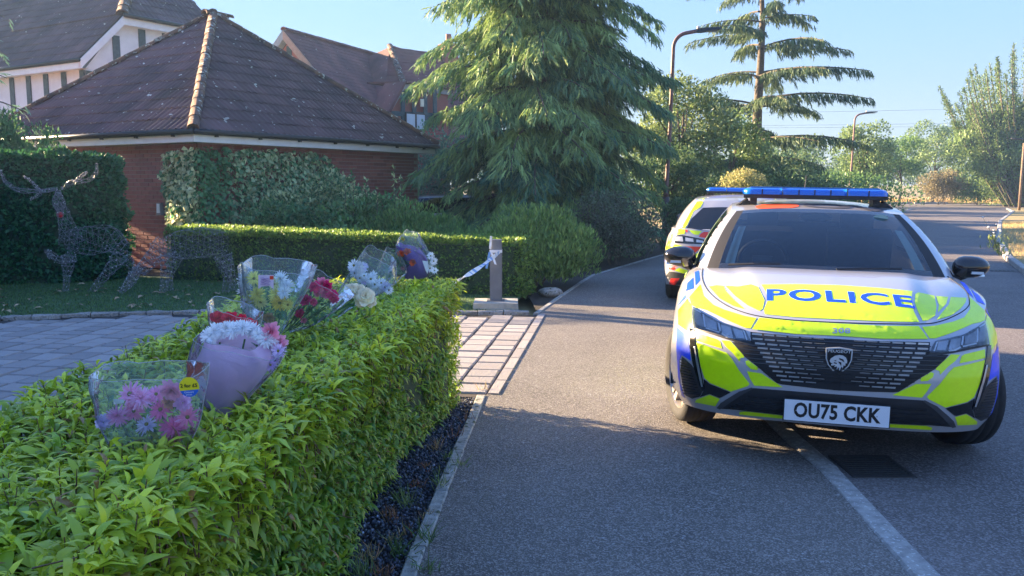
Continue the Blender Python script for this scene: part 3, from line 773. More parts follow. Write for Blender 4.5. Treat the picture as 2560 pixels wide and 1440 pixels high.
# ================================================================ VEGETATION
M_LEAF = leafmat('laurel_leaf', .30, .36, .5)
M_LEAF2 = leafmat('shrub_leaf', .28, .5, .35)
M_NEEDLE = leafmat('conifer_needle', .18, .6, .25)
M_BARK = mat('bark', (.10, .075, .055), .9, .35, 14, bump=.9, bscale=40, c2=(.17, .14, .11))
M_CORE = mat('twig_core', (.035, .06, .028), .95, .3, 9)
def srf_hedge(name, label, cat, quadpts, n, size, colf, m=M_LEAF2, tmpl=QUADLEAF, rough=.05, core=.1, up=.35, out=1.0, nearparts=0, stem=0, z0=0.0, group=None):
    """clipped hedge. quadpts: footprint polygon (counter-clockwise) with a height per corner"""
    fp = [Vector((p[0], p[1], 0)) for p in quadpts]; H = [p[2] for p in quadpts]; k = len(fp)
    root = thing(name, label, cat, tuple(sum(fp, Vector()) / k), group)
    cx = sum(fp, Vector()) / k
    cb = MB(); inn = [p + (cx - p).normalized() * core for p in fp]
    vs = [Vector((p.x, p.y, z0)) for p in inn] + [Vector((p.x, p.y, h - core)) for p, h in zip(inn, H)]
    cb.add(vs, [tuple(range(k, 2 * k))] + [(i, (i + 1) % k, k + (i + 1) % k, k + i) for i in range(k)]); cb.build('branches', M_CORE, root)
    # surfaces
    tris = []
    for i in range(k):
        a, b_ = fp[i], fp[(i + 1) % k]; ha, hb = H[i], H[(i + 1) % k]; nn = (b_ - a).cross(Z).normalized()
        A = [Vector((a.x, a.y, z0)), Vector((b_.x, b_.y, z0)), Vector((b_.x, b_.y, hb)), Vector((a.x, a.y, ha))]
        fac = 1.0 if nn.dot(Vector((0, 0, 0)) - a) > 0 else .25
        tris += [(A[0], A[1], A[2], nn, fac), (A[0], A[2], A[3], nn, fac)]
    for i in range(1, k - 1):
        tris.append((Vector((*fp[0].xy, H[0])), Vector((*fp[i].xy, H[i])), Vector((*fp[i + 1].xy, H[i + 1])), Z, 1.25))
    ar = np.array([(t[1] - t[0]).cross(t[2] - t[0]).length / 2 * t[4] for t in tris]); ar /= ar.sum()
    idx = RNG.choice(len(tris), n, p=ar)
    T = np.array([[tuple(t[0]), tuple(t[1]), tuple(t[2])] for t in tris]); NN = np.array([tuple(t[3]) for t in tris])
    r1 = np.sqrt(RNG.random(n)); r2 = RNG.random(n)
    P = T[idx, 0] * (1 - r1)[:, None] + T[idx, 1] * (r1 * (1 - r2))[:, None] + T[idx, 2] * (r1 * r2)[:, None]
    N_ = NN[idx].copy()
    lump = np.sin(P[:, 0] * 7.1 + P[:, 2] * 5) * np.cos(P[:, 1] * 6.3 + 1) * np.sin(P[:, 2] * 8 + P[:, 0] * 2)
    return root, P, N_, lump, size, colf, m
def put_leaves(root, P, N_, lump, size, colf, m, tmpl, rough, depth=.08, up=.35, tilt=.8, wd=1.0, name='foliage'):
    n = len(P); dep = -RNG.random(n) ** 2 * depth + lump * rough
    P = P + N_ * dep[:, None]
    d = nrm(N_ * .35 + np.array([0, 0, up]) + RNG.normal(0, tilt, (n, 3)))
    upv = nrm(N_ * .9 + np.array([0, 0, .45]) + RNG.normal(0, .4, (n, 3)))
    s = size * RNG.uniform(.65, 1.25, n); S = np.stack([s, s * wd, s], 1)
    return cloud(name, tmpl[0], tmpl[1], P, basis(d, upv), S, colf(n, P, N_, dep), m, root, kind='stuff')
# ---------------------------------------------------------------- near laurel hedge
HZ = .90
FOOT = [(-.76, .75, HZ), (-.74, 1.6, HZ), (-.69, 3.3, HZ), (-.61, 4.6, HZ), (-.46, 5.4, HZ), (-.36, 6.0, HZ - .02), (-1.35, 6.12, HZ - .02), (-1.56, 5.2, HZ), (-1.52, 3.6, HZ), (-1.54, 2.4, HZ), (-1.75, 1.9, HZ), (-1.8, .75, HZ)]
hedge, P, N_, lump, *_ = srf_hedge('laurel_hedge', 'bright green clipped laurel hedge in the foreground with bouquets laid along its top', 'hedge', FOOT, 12000, .07, None, core=.27)
Lv = leaf_t(3, .36, .24, .22, 1.9)
def laurel(P, N_, lump, root):
    n = len(P)
    P = P + N_ * (lump * .03 - RNG.random(n) ** 1.5 * .17)[:, None]
    P[:, 2] = np.maximum(P[:, 2], .03)
    stem = nrm(N_ * .75 + np.array([0, 0, .55]) + RNG.normal(0, .28, (n, 3)))
    pos = []; Rs = []; S = []; C = []; st = MB()
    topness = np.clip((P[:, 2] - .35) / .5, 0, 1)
    b = nrm(np.cross(stem, np.array([.3, .2, .93]))); c = np.cross(stem, b)
    bright = np.exp(RNG.normal(0, .16, n))
    K = 8; ph0 = RNG.random(n) * 6.28; tone = RNG.random(n)
    for k in range(K):
        ph = ph0 + k * 2.4
        rad = b * np.cos(ph)[:, None] + c * np.sin(ph)[:, None]
        f = k / (K - 1)                                # 0 low leaf, 1 tip leaf
        d = nrm(rad * (1.05 - .40 * f) + stem * (.16 + .55 * f ** 1.5) + np.array([0, 0, .12]) + RNG.normal(0, .10, (n, 3)))
        keep = RNG.random(n) < .93
        up = nrm(np.array([0, 0, 1.0]) + stem * .6 + RNG.normal(0, .18, (n, 3)))
        pos.append((P + stem * (-.055 + .05 * f))[keep]); Rs.append(basis(d, up, RNG.normal(0, .25, n))[keep])
        L = RNG.uniform(.042, .084, n) * (1 - .40 * f ** 2); wv = L * RNG.uniform(.65, 1.0, n)
        S.append(np.stack([L, wv, L * RNG.uniform(.6, 1.25, n)], 1)[keep])
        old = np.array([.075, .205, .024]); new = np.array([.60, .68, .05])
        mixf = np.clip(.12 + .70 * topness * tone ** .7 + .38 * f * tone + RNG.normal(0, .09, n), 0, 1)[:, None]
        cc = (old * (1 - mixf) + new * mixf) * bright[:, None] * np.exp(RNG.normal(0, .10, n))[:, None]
        cc = np.where((RNG.random(n) < .022)[:, None], np.array([.34, .20, .07]), cc)
        C.append(np.clip(cc, 0, .8)[keep])
    pos, Rs, S, C = map(np.concatenate, (pos, Rs, S, C))
    # reddish stems and buds
    for i in range(0, n, 2):
        p = Vector(P[i]); s_ = Vector(stem[i]); st.tube([p - s_ * .09, p - s_ * .02, p + s_ * .012], [.0022, .0018, .0012], 3, cap=False)
    st.build('stems', mat('laurel_stem', (.14, .075, .045), .7, .3, 40), root, kind='stuff')
    dist = np.linalg.norm(pos - np.array([0, 0, CAM_H]), axis=1)
    q = np.array([PX(p) for p in pos]); vis = (q[:, 0] > 0) & (q[:, 0] < 2560) & (q[:, 1] < 1450) & (pos[:, 2] > HZ - .06)
    order = np.argsort(np.where(vis, dist, 99)); near = order[:300]; rest = order[300:]
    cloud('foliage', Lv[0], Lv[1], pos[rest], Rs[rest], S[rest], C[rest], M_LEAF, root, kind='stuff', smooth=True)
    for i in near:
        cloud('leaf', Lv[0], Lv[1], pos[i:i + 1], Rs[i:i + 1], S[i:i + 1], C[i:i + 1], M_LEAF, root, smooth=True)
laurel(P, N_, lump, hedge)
# ---------------------------------------------------------------- clipped hedges further back
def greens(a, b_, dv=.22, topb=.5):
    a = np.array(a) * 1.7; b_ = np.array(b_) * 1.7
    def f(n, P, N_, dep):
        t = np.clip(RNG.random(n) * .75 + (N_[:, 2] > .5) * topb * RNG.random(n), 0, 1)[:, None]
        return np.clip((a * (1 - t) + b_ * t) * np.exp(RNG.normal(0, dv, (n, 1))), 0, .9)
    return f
def hedge_at(name, label, fp, n, size, colf, tmpl=QUADLEAF, rough=.04, core=.1, depth=.1, up=.35, tilt=.6, wd=1.0, z0=0, m=M_LEAF2, cat='hedge'):
    r_, P, N_, lump, *_ = srf_hedge(name, label, cat, fp, n, size, colf, core=core, z0=z0)
    put_leaves(r_, P, N_, lump, size, colf, m, tmpl, rough, depth, up, tilt, wd)
    return r_
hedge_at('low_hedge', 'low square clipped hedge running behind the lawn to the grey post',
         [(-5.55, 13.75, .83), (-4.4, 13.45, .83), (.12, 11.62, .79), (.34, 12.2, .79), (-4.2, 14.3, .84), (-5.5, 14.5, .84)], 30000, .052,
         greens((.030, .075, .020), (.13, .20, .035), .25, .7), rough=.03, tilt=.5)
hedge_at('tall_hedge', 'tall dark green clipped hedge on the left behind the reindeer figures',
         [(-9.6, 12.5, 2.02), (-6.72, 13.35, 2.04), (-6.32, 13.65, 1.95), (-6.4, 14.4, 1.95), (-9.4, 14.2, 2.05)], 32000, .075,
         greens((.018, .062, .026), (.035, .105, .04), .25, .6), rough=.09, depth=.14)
hedge_at('shade_hedge', 'unseen tall hedge added left of the lawn to shade the driveway',
         [(-8.9, 8.9, 2.55), (-8.3, 8.9, 2.55), (-8.3, 12.7, 2.45), (-8.9, 12.7, 2.45)], 2500, .11, greens((.02, .06, .025), (.04, .1, .04)), rough=.06)  # unseen hedge, added to keep the low sun off the driveway
# ---------------------------------------------------------------- shrubs made of leafy lobes
def lobes(c, rad, k, jit=.55, rs=(.35, .6), flat=0):
    out = []
    for i in range(k):
        while True:
            v = np.array([random.uniform(-1, 1) for _ in range(3)])
            if .2 < np.linalg.norm(v) < 1: break
        v = v / np.linalg.norm(v) * random.uniform(jit * .6, jit + .15)
        if v[2] < -.5: v[2] *= .4
        s = random.uniform(*rs)
        out.append((np.array(c) + v * np.array(rad), np.array(rad) * s))
    return out
def lobe_leaves(LB, n, size, zmin=0.03):
    vol = np.array([l[1][0] * l[1][2] for l in LB]); vol /= vol.sum(); idx = RNG.choice(len(LB), n, p=vol)
    C = np.array([l[0] for l in LB]); S = np.array([l[1] for l in LB]); u = rdir(n); u[:, 2] = np.where(u[:, 2] < -.35, -u[:, 2], u[:, 2])
    rr = 1 - RNG.random(n) ** 2.2 * .45
    P = C[idx] + u * S[idx] * rr[:, None]; P[:, 2] = np.maximum(P[:, 2], zmin + RNG.random(n) * .1)
    return P, u, idx
def shrub(name, label, c, rad, n, size, colf, k=16, tmpl=QUADLEAF, m=M_LEAF2, up=.5, tilt=.6, wd=1, cat='shrub', stems=6, core=.5, rs=(.35, .6), jit=.6, group=None):
    c = np.array(c, float); rad = np.array(rad, float)
    root = thing(name, label, cat, (c[0], c[1], 0), group)
    LB = lobes(c, rad, k, jit, rs) + [(c, rad * core * 1.2)]
    P, u, idx = lobe_leaves(LB, n, size)
    put_leaves(root, P, u, np.zeros(n), size, colf, m, tmpl, 0, .02, up, tilt, wd)
    sb = MB()
    for i in range(stems):
        l = LB[random.randrange(len(LB))][0]; b_ = Vector((c[0] + random.uniform(-.2, .2) * rad[0], c[1], 0)); t = Vector(l)
        sb.tube([b_, b_.lerp(t, .5) + Vector((random.uniform(-.1, .1), 0, .05)), t], [.02, .014, .006], 4)
    if stems: sb.build('stems', M_BARK, root)
    return root
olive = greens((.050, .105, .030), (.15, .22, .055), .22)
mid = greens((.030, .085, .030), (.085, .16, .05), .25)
# willow-like leaves that point upwards
UPL = ([(0, 0, 0), (.5, -.16, .05), (1, 0, 0), (.5, .16, .05)], [(0, 1, 2, 3)])
shrub('olive_bush', 'rounded olive green bush with upright leaves to the right of the grey post', (.30, 13.1, .48), (1.05, .8, .72), 17000, .085, olive, 30, UPL, up=1.3, tilt=.45)
shrub('olive_bush', 'long low green bush with upright leaves behind the low hedge left of the post', (-1.25, 14.1, .48), (1.15, .7, .76), 10000, .085, greens((.035, .09, .03), (.12, .19, .05)), 24, UPL, up=1.3, tilt=.45)
shrub('leafy_shrub', 'mid green leafy shrub behind the low hedge, below the right end of the garage', (-2.4, 14.6, .65), (1.0, .6, .78), 7000, .085, mid, 20)
shrub('leafy_shrub', 'dark green leafy shrub between the ivy and the low hedge', (-3.7, 14.7, .55), (.9, .5, .72), 6000, .08, greens((.02, .07, .03), (.06, .13, .05)), 20)
shrub('berberis_shrub', 'dusty purple and green shrub at the foot of the big cedar beside the footway', (1.95, 16.6, .6), (.95, 1.0, .85), 11000, .055, greens((.055, .045, .035), (.07, .10, .05), .3), 26, tilt=.9)
shrub('dark_shrub', 'dark green shrub mass under the right side of the big cedar', (2.2, 18.6, .6), (1.1, 1.3, 1.0), 7000, .08, greens((.02, .06, .028), (.05, .10, .04)), 20)
shrub('blue_shrub', 'blue green shrub behind the right end of the garage', (-2.0, 22.5, 1.5), (1.2, 1.0, 1.7), 7000, .09, greens((.04, .10, .075), (.09, .17, .11)), 18)
def variegated(n, P, N_, dep):
    t = RNG.random((n, 1)); a = np.array([.08, .18, .07]); b_ = np.array([.42, .46, .22])
    return np.clip(np.where(t < .55, a, b_) * np.exp(RNG.normal(0, .2, (n, 1))), 0, .8)
shrub('variegated_shrub', 'green and cream variegated shrub spilling below the garage fascia', (-3.55, 15.6, 1.0), (1.05, .45, .75), 6500, .08, variegated, 20)
# tall leafy stems that stand above the shrubs
for i, (px, py, Y) in enumerate(((880, 425, 14.4), (915, 447, 14.6), (985, 415, 14.2), (1000, 440, 14.4), (860, 455, 14.5), (940, 470, 14.3))):
    t = D(px, py, Y); r_ = thing('shoot_plant', ('leftmost of the pale leafy shoots', 'second from the left of the pale leafy shoots', 'tallest of the pale leafy shoots', 'rightmost of the pale leafy shoots', 'lowest of the pale leafy shoots on the left', 'short middle one of the pale leafy shoots')[i] + ' before the garage wall', 'plant', (t.x, Y, 0))
    MB().tube([(t.x, Y, .8), (t.x + .02, Y, t.z - .2), t], [.008, .006, .003], 4).build('stem', M_BARK, r_)
    n = 34; z = RNG.uniform(t.z - .55, t.z, n); P = np.stack([np.full(n, t.x), np.full(n, Y), z], 1)
    cloud('leaves', LEAF2[0], LEAF2[1], P, basis(nrm(RNG.normal(0, 1, (n, 3)) + [0, 0, .6]), rdir(n)), RNG.uniform(.06, .1, n), variegated(n, P, P, 0), M_LEAF2, r_)
# ---------------------------------------------------------------- ivy on the garage corner
ivy = thing('ivy', 'green and cream variegated ivy climbing the front corner of the brick garage', 'climber', tuple(W0))
IV = ([(0, -.1, 0), (.25, -.5, .04), (.55, -.32, .05), (1, 0, 0), (.55, .32, .05), (.25, .5, .04), (0, .1, 0)], [(0, 1, 2, 3), (0, 3, 4, 5)])
IV = ([(0, 0, 0), (.2, -.5, .05), (.6, -.3, .06), (1, 0, -.02), (.6, .3, .06), (.2, .5, .05)], [(0, 1, 2, 3), (0, 3, 4, 5)])
def wallpts(U, n, t0, t1, zlo, zhi, nO):
    t = RNG.uniform(0, 1, n); t = t0 + (t1 - t0) * t; z = RNG.uniform(0, 1, n)
    P = []; 
    for a, b_ in zip(t, z):
        lo = zlo(a); hi = zhi(a)
        p = W0 + U * a + Z * (lo + (hi - lo) * b_) + nO * (random.random() ** .7 * (.16 + .10 * math.sin(a * 5) * math.sin(b_ * 7)) + .02); P.append(tuple(p))
    return np.array(P)
nR = gU.cross(Z); nL = gV.cross(-Z)
for (U, n, t0, t1, zl, zh, nO, tone) in ((gU, 5200, -.12, 3.7, lambda a: .3 + .12 * a, lambda a: 2.22 - max(0, a - 3) * .8 - .06 * math.sin(a * 6) ** 2, nR, 0), (gV, 2300, -.12, .80, lambda a: .5 + a * .45, lambda a: 2.18 - .1 * a, nL, 1)):
    P = wallpts(U, n, t0, t1, zl, zh, nO); nn = np.tile(np.array(tuple(nO)), (n, 1))
    if tone:
        edge = .80 - .10 * np.abs(np.sin(P[:, 2] * 9)) ; tt = (P - np.array(tuple(W0))) @ np.array(tuple(U)); keep = tt < edge; P = P[keep]; nn = nn[keep]; n = len(P)
    a = (P - np.array(tuple(W0))) @ np.array(tuple(U))
    green = np.array([.09, .23, .10]); cream = np.array([.62, .62, .34]); pale = np.array([.36, .46, .25])
    r0 = RNG.random(n)
    if tone: cc = np.where((r0 < .62)[:, None], cream, green)
    else: cc = np.where(((a < .55) & (r0 < .85))[:, None], green, np.where((r0 < .5)[:, None], pale, np.where((r0 < .6)[:, None], cream, green)))
    cc = np.clip(cc * np.exp(RNG.normal(0, .22, (n, 1))), 0, .8)
    d = nrm(np.array([0, 0, -1.0]) + nn * .5 + RNG.normal(0, .5, (n, 3)))
    cloud('ivy_leaves', IV[0], IV[1], P, basis(d, nrm(nn + RNG.normal(0, .35, (n, 3)))), RNG.uniform(.05, .10, n), cc, M_LEAF2, ivy, kind='stuff')
vb = MB()
for i in range(14):
    a = random.uniform(0, 3.3); p = W0 + gU * a + nR * .02; vb.tube([p, p + Z * .8 + gU * random.uniform(-.2, .2), p + Z * 1.9 + gU * random.uniform(-.4, .4)], [.015, .01, .005], 4)
vb.build('stems', M_BARK, ivy)
def pw_(x, tab):
    for (a, b_), (c, d) in zip(tab, tab[1:]):
        if x <= c: return b_ + (d - b_) * (x - a) / (c - a)
    return tab[-1][1]
# ---------------------------------------------------------------- conifers with drooping sprays
SPR = ([(0, -.12, 0), (0, .12, 0), (.55, .16, .03), (.55, -.16, .03), (1, .0, -.03), (.28, -.05, 0), (.55, -.62, -.05), (.40, -.06, 0), (.5, .05, 0), (.75, .55, -.05), (.62, .05, 0)],
       [(0, 1, 2), (0, 2, 3), (3, 2, 4), (5, 6, 7), (8, 10, 9)])
def conifer(name, label, base, H, prof, whorl, nb, col_a, col_b, trunk=.2, spray=.2, dens=1.0, rise=.25, droop=.45, z_lo=.3, fan=.55, only=None, blen=.3, seed=1, hang=.8):
    rg = random.Random(seed); base = Vector(base)
    root = thing(name, label, 'tree', base)
    tb = MB(); n = 12
    tb.tube([base + Z * (H * i / n) + Vector((.04 * math.sin(i), .03 * math.cos(i * 1.7), 0)) for i in range(n + 1)], [trunk * (1 - i / n) ** .8 + .015 for i in range(n + 1)], 10)
    tr = tb.build('trunk', M_BARK, root, True)
    pos = []; dr = []; sc_ = []; bb = MB(); tone = []
    specs = []
    z = z_lo; az = rg.random() * 6
    while z < H - .25:
        L0 = prof(z)
        for k in range(nb):
            az += 2 * math.pi / nb + rg.uniform(-.3, .3)
            specs.append((z + rg.uniform(-.2, .2) * whorl, az, L0 * rg.uniform(.62, 1.16)))
        az += .7; z += whorl * rg.uniform(.8, 1.2)
    if only: specs = [(z_, a_, l_) for z_, a_, l_ in specs] if only is True else only
    for (z0, az, L) in specs:
        if L < .15: continue
        h = Vector((math.cos(az), math.sin(az), 0)); s_ = Vector((-h.y, h.x, 0))
        rs = rise * rg.uniform(.7, 1.3); dp = droop * rg.uniform(.8, 1.25); b0 = base + Z * z0
        def pt(t): return b0 + h * (L * t) + Z * (L * (rs * t - dp * t * t) ) + s_ * (.06 * L * math.sin(3 * t + z0))
        bb.tube([pt(i / 5) for i in range(6)], [.035 * L / 3 * (1 - i / 6) + .006 for i in range(6)], 5, cap=False)
        nbl = max(3, int(L / .14 * dens ** .5)); tn = rg.gauss(0, .18)
        for j in range(nbl):
            t = .14 + .86 * (j + rg.random()) / nbl; p0 = pt(min(1, t))
            sd_ = 1 if j % 2 else -1; bl = (blen * L * (1.15 - t) * rg.uniform(.5, 1.2) + .12)
            bd = (h * rg.uniform(.35, .9) + s_ * sd_ * rg.uniform(.4, 1.0) * (1 + fan) + Z * rg.uniform(-.15, .12)).normalized()
            ns = max(3, int(bl / .055 * dens)); u = RNG.random(ns)
            q = np.array(p0)[None] + np.array(bd)[None] * (bl * u)[:, None]; q[:, 2] -= (u ** 2) * bl * .35 * (1 + rg.random()) ; q += RNG.normal(0, .025, (ns, 3))
            dd = np.array(bd)[None] * .55 + np.array([0, 0, -hang])[None] + RNG.normal(0, .38, (ns, 3)) + np.array(h)[None] * .35
            pos.append(q); dr.append(dd); sc_.append(spray * RNG.uniform(.55, 1.3, ns)); tone.append(np.full(ns, tn + rg.gauss(0, .15)))
    pos = np.concatenate(pos); dr = nrm(np.concatenate(dr)); sc_ = np.concatenate(sc_); tone = np.concatenate(tone); n = len(pos)
    keep = pos[:, 2] > .05; pos, dr, sc_, tone = pos[keep], dr[keep], sc_[keep], tone[keep]; n = len(pos)
    t = np.clip(.5 + tone[:, None] + RNG.normal(0, .25, (n, 1)), 0, 1)
    C = (np.array(col_a) * (1 - t) + np.array(col_b) * t) * np.exp(RNG.normal(0, .15, (n, 1)))
    cloud('foliage', SPR[0], SPR[1], pos, basis(dr, nrm(RNG.normal(0, 1, (n, 3)) + [0, 0, .5])), np.stack([sc_, sc_ * .34, sc_], 1), np.clip(C, 0, .7), M_NEEDLE, root, kind='stuff')
    bb.build('branches', M_BARK, root, kind='stuff')
    print(name, n)
    return root
conifer('cedar_tree', 'huge dense blue green cedar with drooping branches in the centre, beside the first lamp post', (.68, 19.6, 0), 11.8,
        lambda z: pw_(z, [(0, 2.1), (1, 2.5), (2.5, 2.75), (4, 2.75), (5.7, 2.45), (8, 1.8), (11.8, .2)]), .42, 10, (.055, .145, .090), (.29, .41, .13), trunk=.26, spray=.25, dens=2.6, rise=.30, droop=.50, seed=5, z_lo=.5, blen=.36, fan=.35, hang=1.3)
conifer('cedar_tree', 'sparse dark cedar with a bare trunk and long level drooping branches against the sky', (8.45, 30, 0), 9.6,
        lambda z: 4.3 * (1 - max(0, z - 3.6) / 8.0) ** .75 if z > 3.5 else 3.3, 0.98, 5, (.055, .105, .06), (.14, .20, .08), trunk=.22, spray=.25, dens=2.6, rise=.18, droop=.24, seed=14, z_lo=2.3, blen=.15, fan=.1, hang=1.6)
conifer('conifer_tree', 'blurred blue green conifer at the far left edge above the tall hedge', (-9.75, 15.6, 0), 9.0,
        lambda z: 1.35 * (1 - z / 10), .5, 7, (.10, .21, .17), (.18, .30, .19), trunk=.14, spray=.2, dens=.7, seed=3, z_lo=1.5)
# feathery shrub at the left, over the hedge
shrub('bamboo_shrub', 'feathery green shrub at the left edge between the tall hedge and the timbered house', (-8.75, 15.2, 1.9), (.62, .5, .9), 2800, .12, greens((.03, .085, .045), (.08, .16, .06)), 16, UPL, up=.9, tilt=.7)
shrub('bamboo_shrub', 'small feathery shoots rising in front of the lower left corner of the garage roof', (-7.9, 14.9, 1.9), (.5, .3, .62), 1200, .09, greens((.03, .085, .045), (.08, .16, .06)), 12, UPL, up=.9, tilt=.7)
# ---------------------------------------------------------------- broadleaf trees
def tree(name, label, base, H, rad, n, size, colf, trunk=.15, k=26, cz=.62, tmpl=QUADLEAF, up=.3, rs=(.28, .5), limbs=7, group=None, jit=.75, cat='tree'):
    b_ = Vector(base); root = thing(name, label, cat, b_, group)
    c = np.array([b_.x, b_.y, b_.z + H * cz]); rr = np.array([rad, rad * .9, H * (1 - cz)])
    LB = lobes(c, rr, k, jit, rs)
    P, u, idx = lobe_leaves(LB, n, size, b_.z + .1)
    put_leaves(root, P, u, np.zeros(n), size, colf, M_LEAF2, tmpl, 0, .1, up, .8, 1, name='crown')
    tb = MB(); top = Vector(c) + Z * rr[2] * .3
    tb.tube([b_, b_.lerp(top, .4) + Vector((.1, 0, 0)), b_.lerp(top, .8), top], [trunk, trunk * .75, trunk * .4, trunk * .15], 8)
    for i in range(limbs):
        l = Vector(LB[i % len(LB)][0]); s0 = b_.lerp(top, random.uniform(.3, .7)); tb.tube([s0, s0.lerp(l, .5) + Z * .2, l], [trunk * .4, trunk * .22, trunk * .06], 5)
    tb.build('trunk', M_BARK, root)
    return root
def gz(px, py, Y): p = D(px, py, Y); return p
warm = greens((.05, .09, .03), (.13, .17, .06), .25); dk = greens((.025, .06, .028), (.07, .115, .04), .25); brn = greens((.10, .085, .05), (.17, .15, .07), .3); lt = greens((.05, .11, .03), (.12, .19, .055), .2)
tree('broadleaf_tree', 'airy pale green tree with reddish tips between the first lamp post and the dark cedar', (5.1, 26, 0), 5.0, 1.6, 9000, .12, warm, k=22)
tree('broadleaf_tree', 'bushy mid green tree under the left branches of the dark cedar', (6.9, 27.5, 0), 3.7, 1.5, 9000, .11, greens((.05, .10, .035), (.12, .17, .05)), k=20, cz=.5)
tree('broadleaf_tree', 'bushy dark green tree in the gap right of the big cedar', (4.3, 24, 0), 3.0, 1.2, 7000, .10, dk, k=18, cz=.5)
shrub('dark_yew', 'dark spreading evergreen under the dark cedar trunk', (8.6, 27.5, .9), (2.2, 1.0, 1.3), 9000, .11, dk, 24)
shrub('dark_yew', 'dark evergreen mass behind the roof of the rear police car', (5.6, 24.5, .7), (1.6, 1.0, 1.1), 7000, .10, dk, 20)
shrub('round_bush', 'low rounded dark green bush behind the wing mirror of the rear police car', (4.15, 20.6, .75), (.55, .5, .52), 3500, .07, dk, 14)
shrub('clipped_dome_bush', 'golden green clipped dome bush rising behind the blue roof lights', (5.95, 22.3, 1.12), (.86, .8, .86), 9000, .065, greens((.09, .12, .035), (.33, .30, .12), .25), 40, core=.75, jit=.55, rs=(.38, .45), tilt=.8)
shrub('far_hedge', 'smooth green bank of shrubs behind the blue roof lights', (13.5, 36, .8), (4.0, 1.2, 1.4), 9000, .13, greens((.03, .08, .03), (.08, .15, .045)), 26)
tree('broadleaf_tree', 'mid green tree standing just behind the distant lamp post', (19.6, 48, 0), 5.0, 1.7, 7000, .16, greens((.045, .09, .03), (.13, .18, .06)), k=22, cz=.55)
tree('broadleaf_tree', 'small round light green tree on a thin trunk at the road end', (28.2, 63, 0), 4.9, 2.1, 7000, .17, lt, k=24, cz=.64, trunk=.11)
tree('broadleaf_tree', 'loose mid green tree with bare pinkish twigs behind the small round tree', (36, 74, 0), 6.8, 2.6, 8000, .19, greens((.05, .10, .03), (.14, .19, .07)), k=20, cz=.62)
tree('broadleaf_tree', 'dark green tree low on the skyline left of the small round tree', (30.5, 76, 0), 4.4, 2.6, 6000, .2, dk, k=20, cz=.55)
tree('broadleaf_tree', 'dark distant tree on the skyline between the dark cedar and the distant lamp', (17.0, 52, 0), 4.3, 2.6, 6000, .18, dk, k=20, cz=.5)
shrub('brown_bush', 'brownish gorse bush beside the dry grass at the road end', (33.2, 67, 1.3), (2.1, 1.2, 1.75), 9000, .13, brn, 30)
shrub('brown_bush', 'small dark brown bush low in front of the tall right hand tree', (38.2, 66, .9), (1.2, .8, 1.0), 3500, .13, brn, 14)
shrub('green_bush', 'low light green bush spreading under the tall right hand tree', (36.3, 67, .9), (2.4, 1.0, 1.3), 8000, .14, lt, 20)
shrub('green_bush', 'low green bush at the far right edge of the road end', (41.5, 66, .9), (2.4, 1.2, 1.6), 8000, .14, lt, 20)
def wall_of_trees(name, label, x0, x1, y, h, n, size, colf, k):
    root = thing(name, label, 'trees', ((x0 + x1) / 2, y, 0)); LB = []
    for i in range(k):
        x = random.uniform(x0, x1); hh = h * random.uniform(.75, 1.15); LB.append((np.array([x, y + random.uniform(-4, 4), hh * .5]), np.array([hh * .55, hh * .4, hh * .5])))
    P, u, idx = lobe_leaves(LB, n, size)
    o = put_leaves(root, P, u, np.zeros(n), size, colf, M_LEAF2, QUADLEAF, 0, .1, .3, .8, name='crowns')
    return root
shrub('shade_bush', 'hidden laurel bush added behind the tall hedge to keep sun off the garage wall', (-10.9, 17.6, 1.1), (1.3, 1.3, 1.35), 5000, .11, mid, 14)  # added out of view to block sun leaking onto the garage brick
wall_of_trees('far_wood', 'low band of green bushes behind the dry grass at the road end', 26, 60, 92, 4.0, 12000, .25, greens((.05, .09, .035), (.10, .15, .05)), 26)
tag(wall_of_trees('far_wood', 'dark low wood along the horizon behind the far trees', -30, 140, 125, 5.2, 16000, .5, dk, 60), kind=None)
wall_of_trees('far_wood', 'band of mid green trees behind the dark cedar and lamp posts', 6, 24, 62, 4.6, 9000, .22, greens((.04, .085, .03), (.11, .16, .05)), 20)
# tall tree with upright shoots, right
big = thing('upright_tree', 'tall bushy green tree with spiky upright shoots at the right edge', 'tree', (36.5, 62, 0))
tb = MB(); pos = []; dd = []
LB = lobes((36.8, 62, 3.7), (5.0, 2.4, 3.7), 50, .75, (.22, .4)); P, u, idx = lobe_leaves(LB, 26000, .2)
put_leaves(big, P, u, np.zeros(len(P)), .30, greens((.075, .12, .04), (.12, .18, .06), .22), M_LEAF2, UPL, 0, .1, .7, .6, 1, name='crown')
for i in range(115):
    a = random.uniform(-1.15, 1.15); b_ = random.uniform(-.7, .7); L = random.uniform(7.0, 12.6) * (1 - .24 * abs(a)) ; lean = a * .66
    s = Vector((36.9 + a * 1.2, 62 + b_, 0)); pts = []
    for j in range(9):
        t = j / 8; pts.append(s + Vector((lean * L * (t * 1.05 - .3 * t * t), b_ * 2.2 * t, L * (t - .10 * abs(a) * t * t))))
    tb.tube(pts, [.09 * (1 - j / 9) + .012 for j in range(9)], 4, cap=False)
    ns = 520; t = RNG.random(ns) ** .62 * .98 + .02; ip = np.minimum((t * 8).astype(int), 7); fr_ = t * 8 - ip; A_ = np.array([tuple(p) for p in pts])
    q = A_[ip] * (1 - fr_)[:, None] + A_[ip + 1] * fr_[:, None]; rr = .66 * (1.0 - t) ** .9 + .05
    q += RNG.normal(0, 1, (ns, 3)) * rr[:, None] * .8; pos.append(q); dd.append(np.tile(np.array([lean * .6, 0, .8]), (ns, 1)))
pos = np.concatenate(pos); dd = np.concatenate(dd); n = len(pos); pos[:, 2] = np.maximum(pos[:, 2], .1)
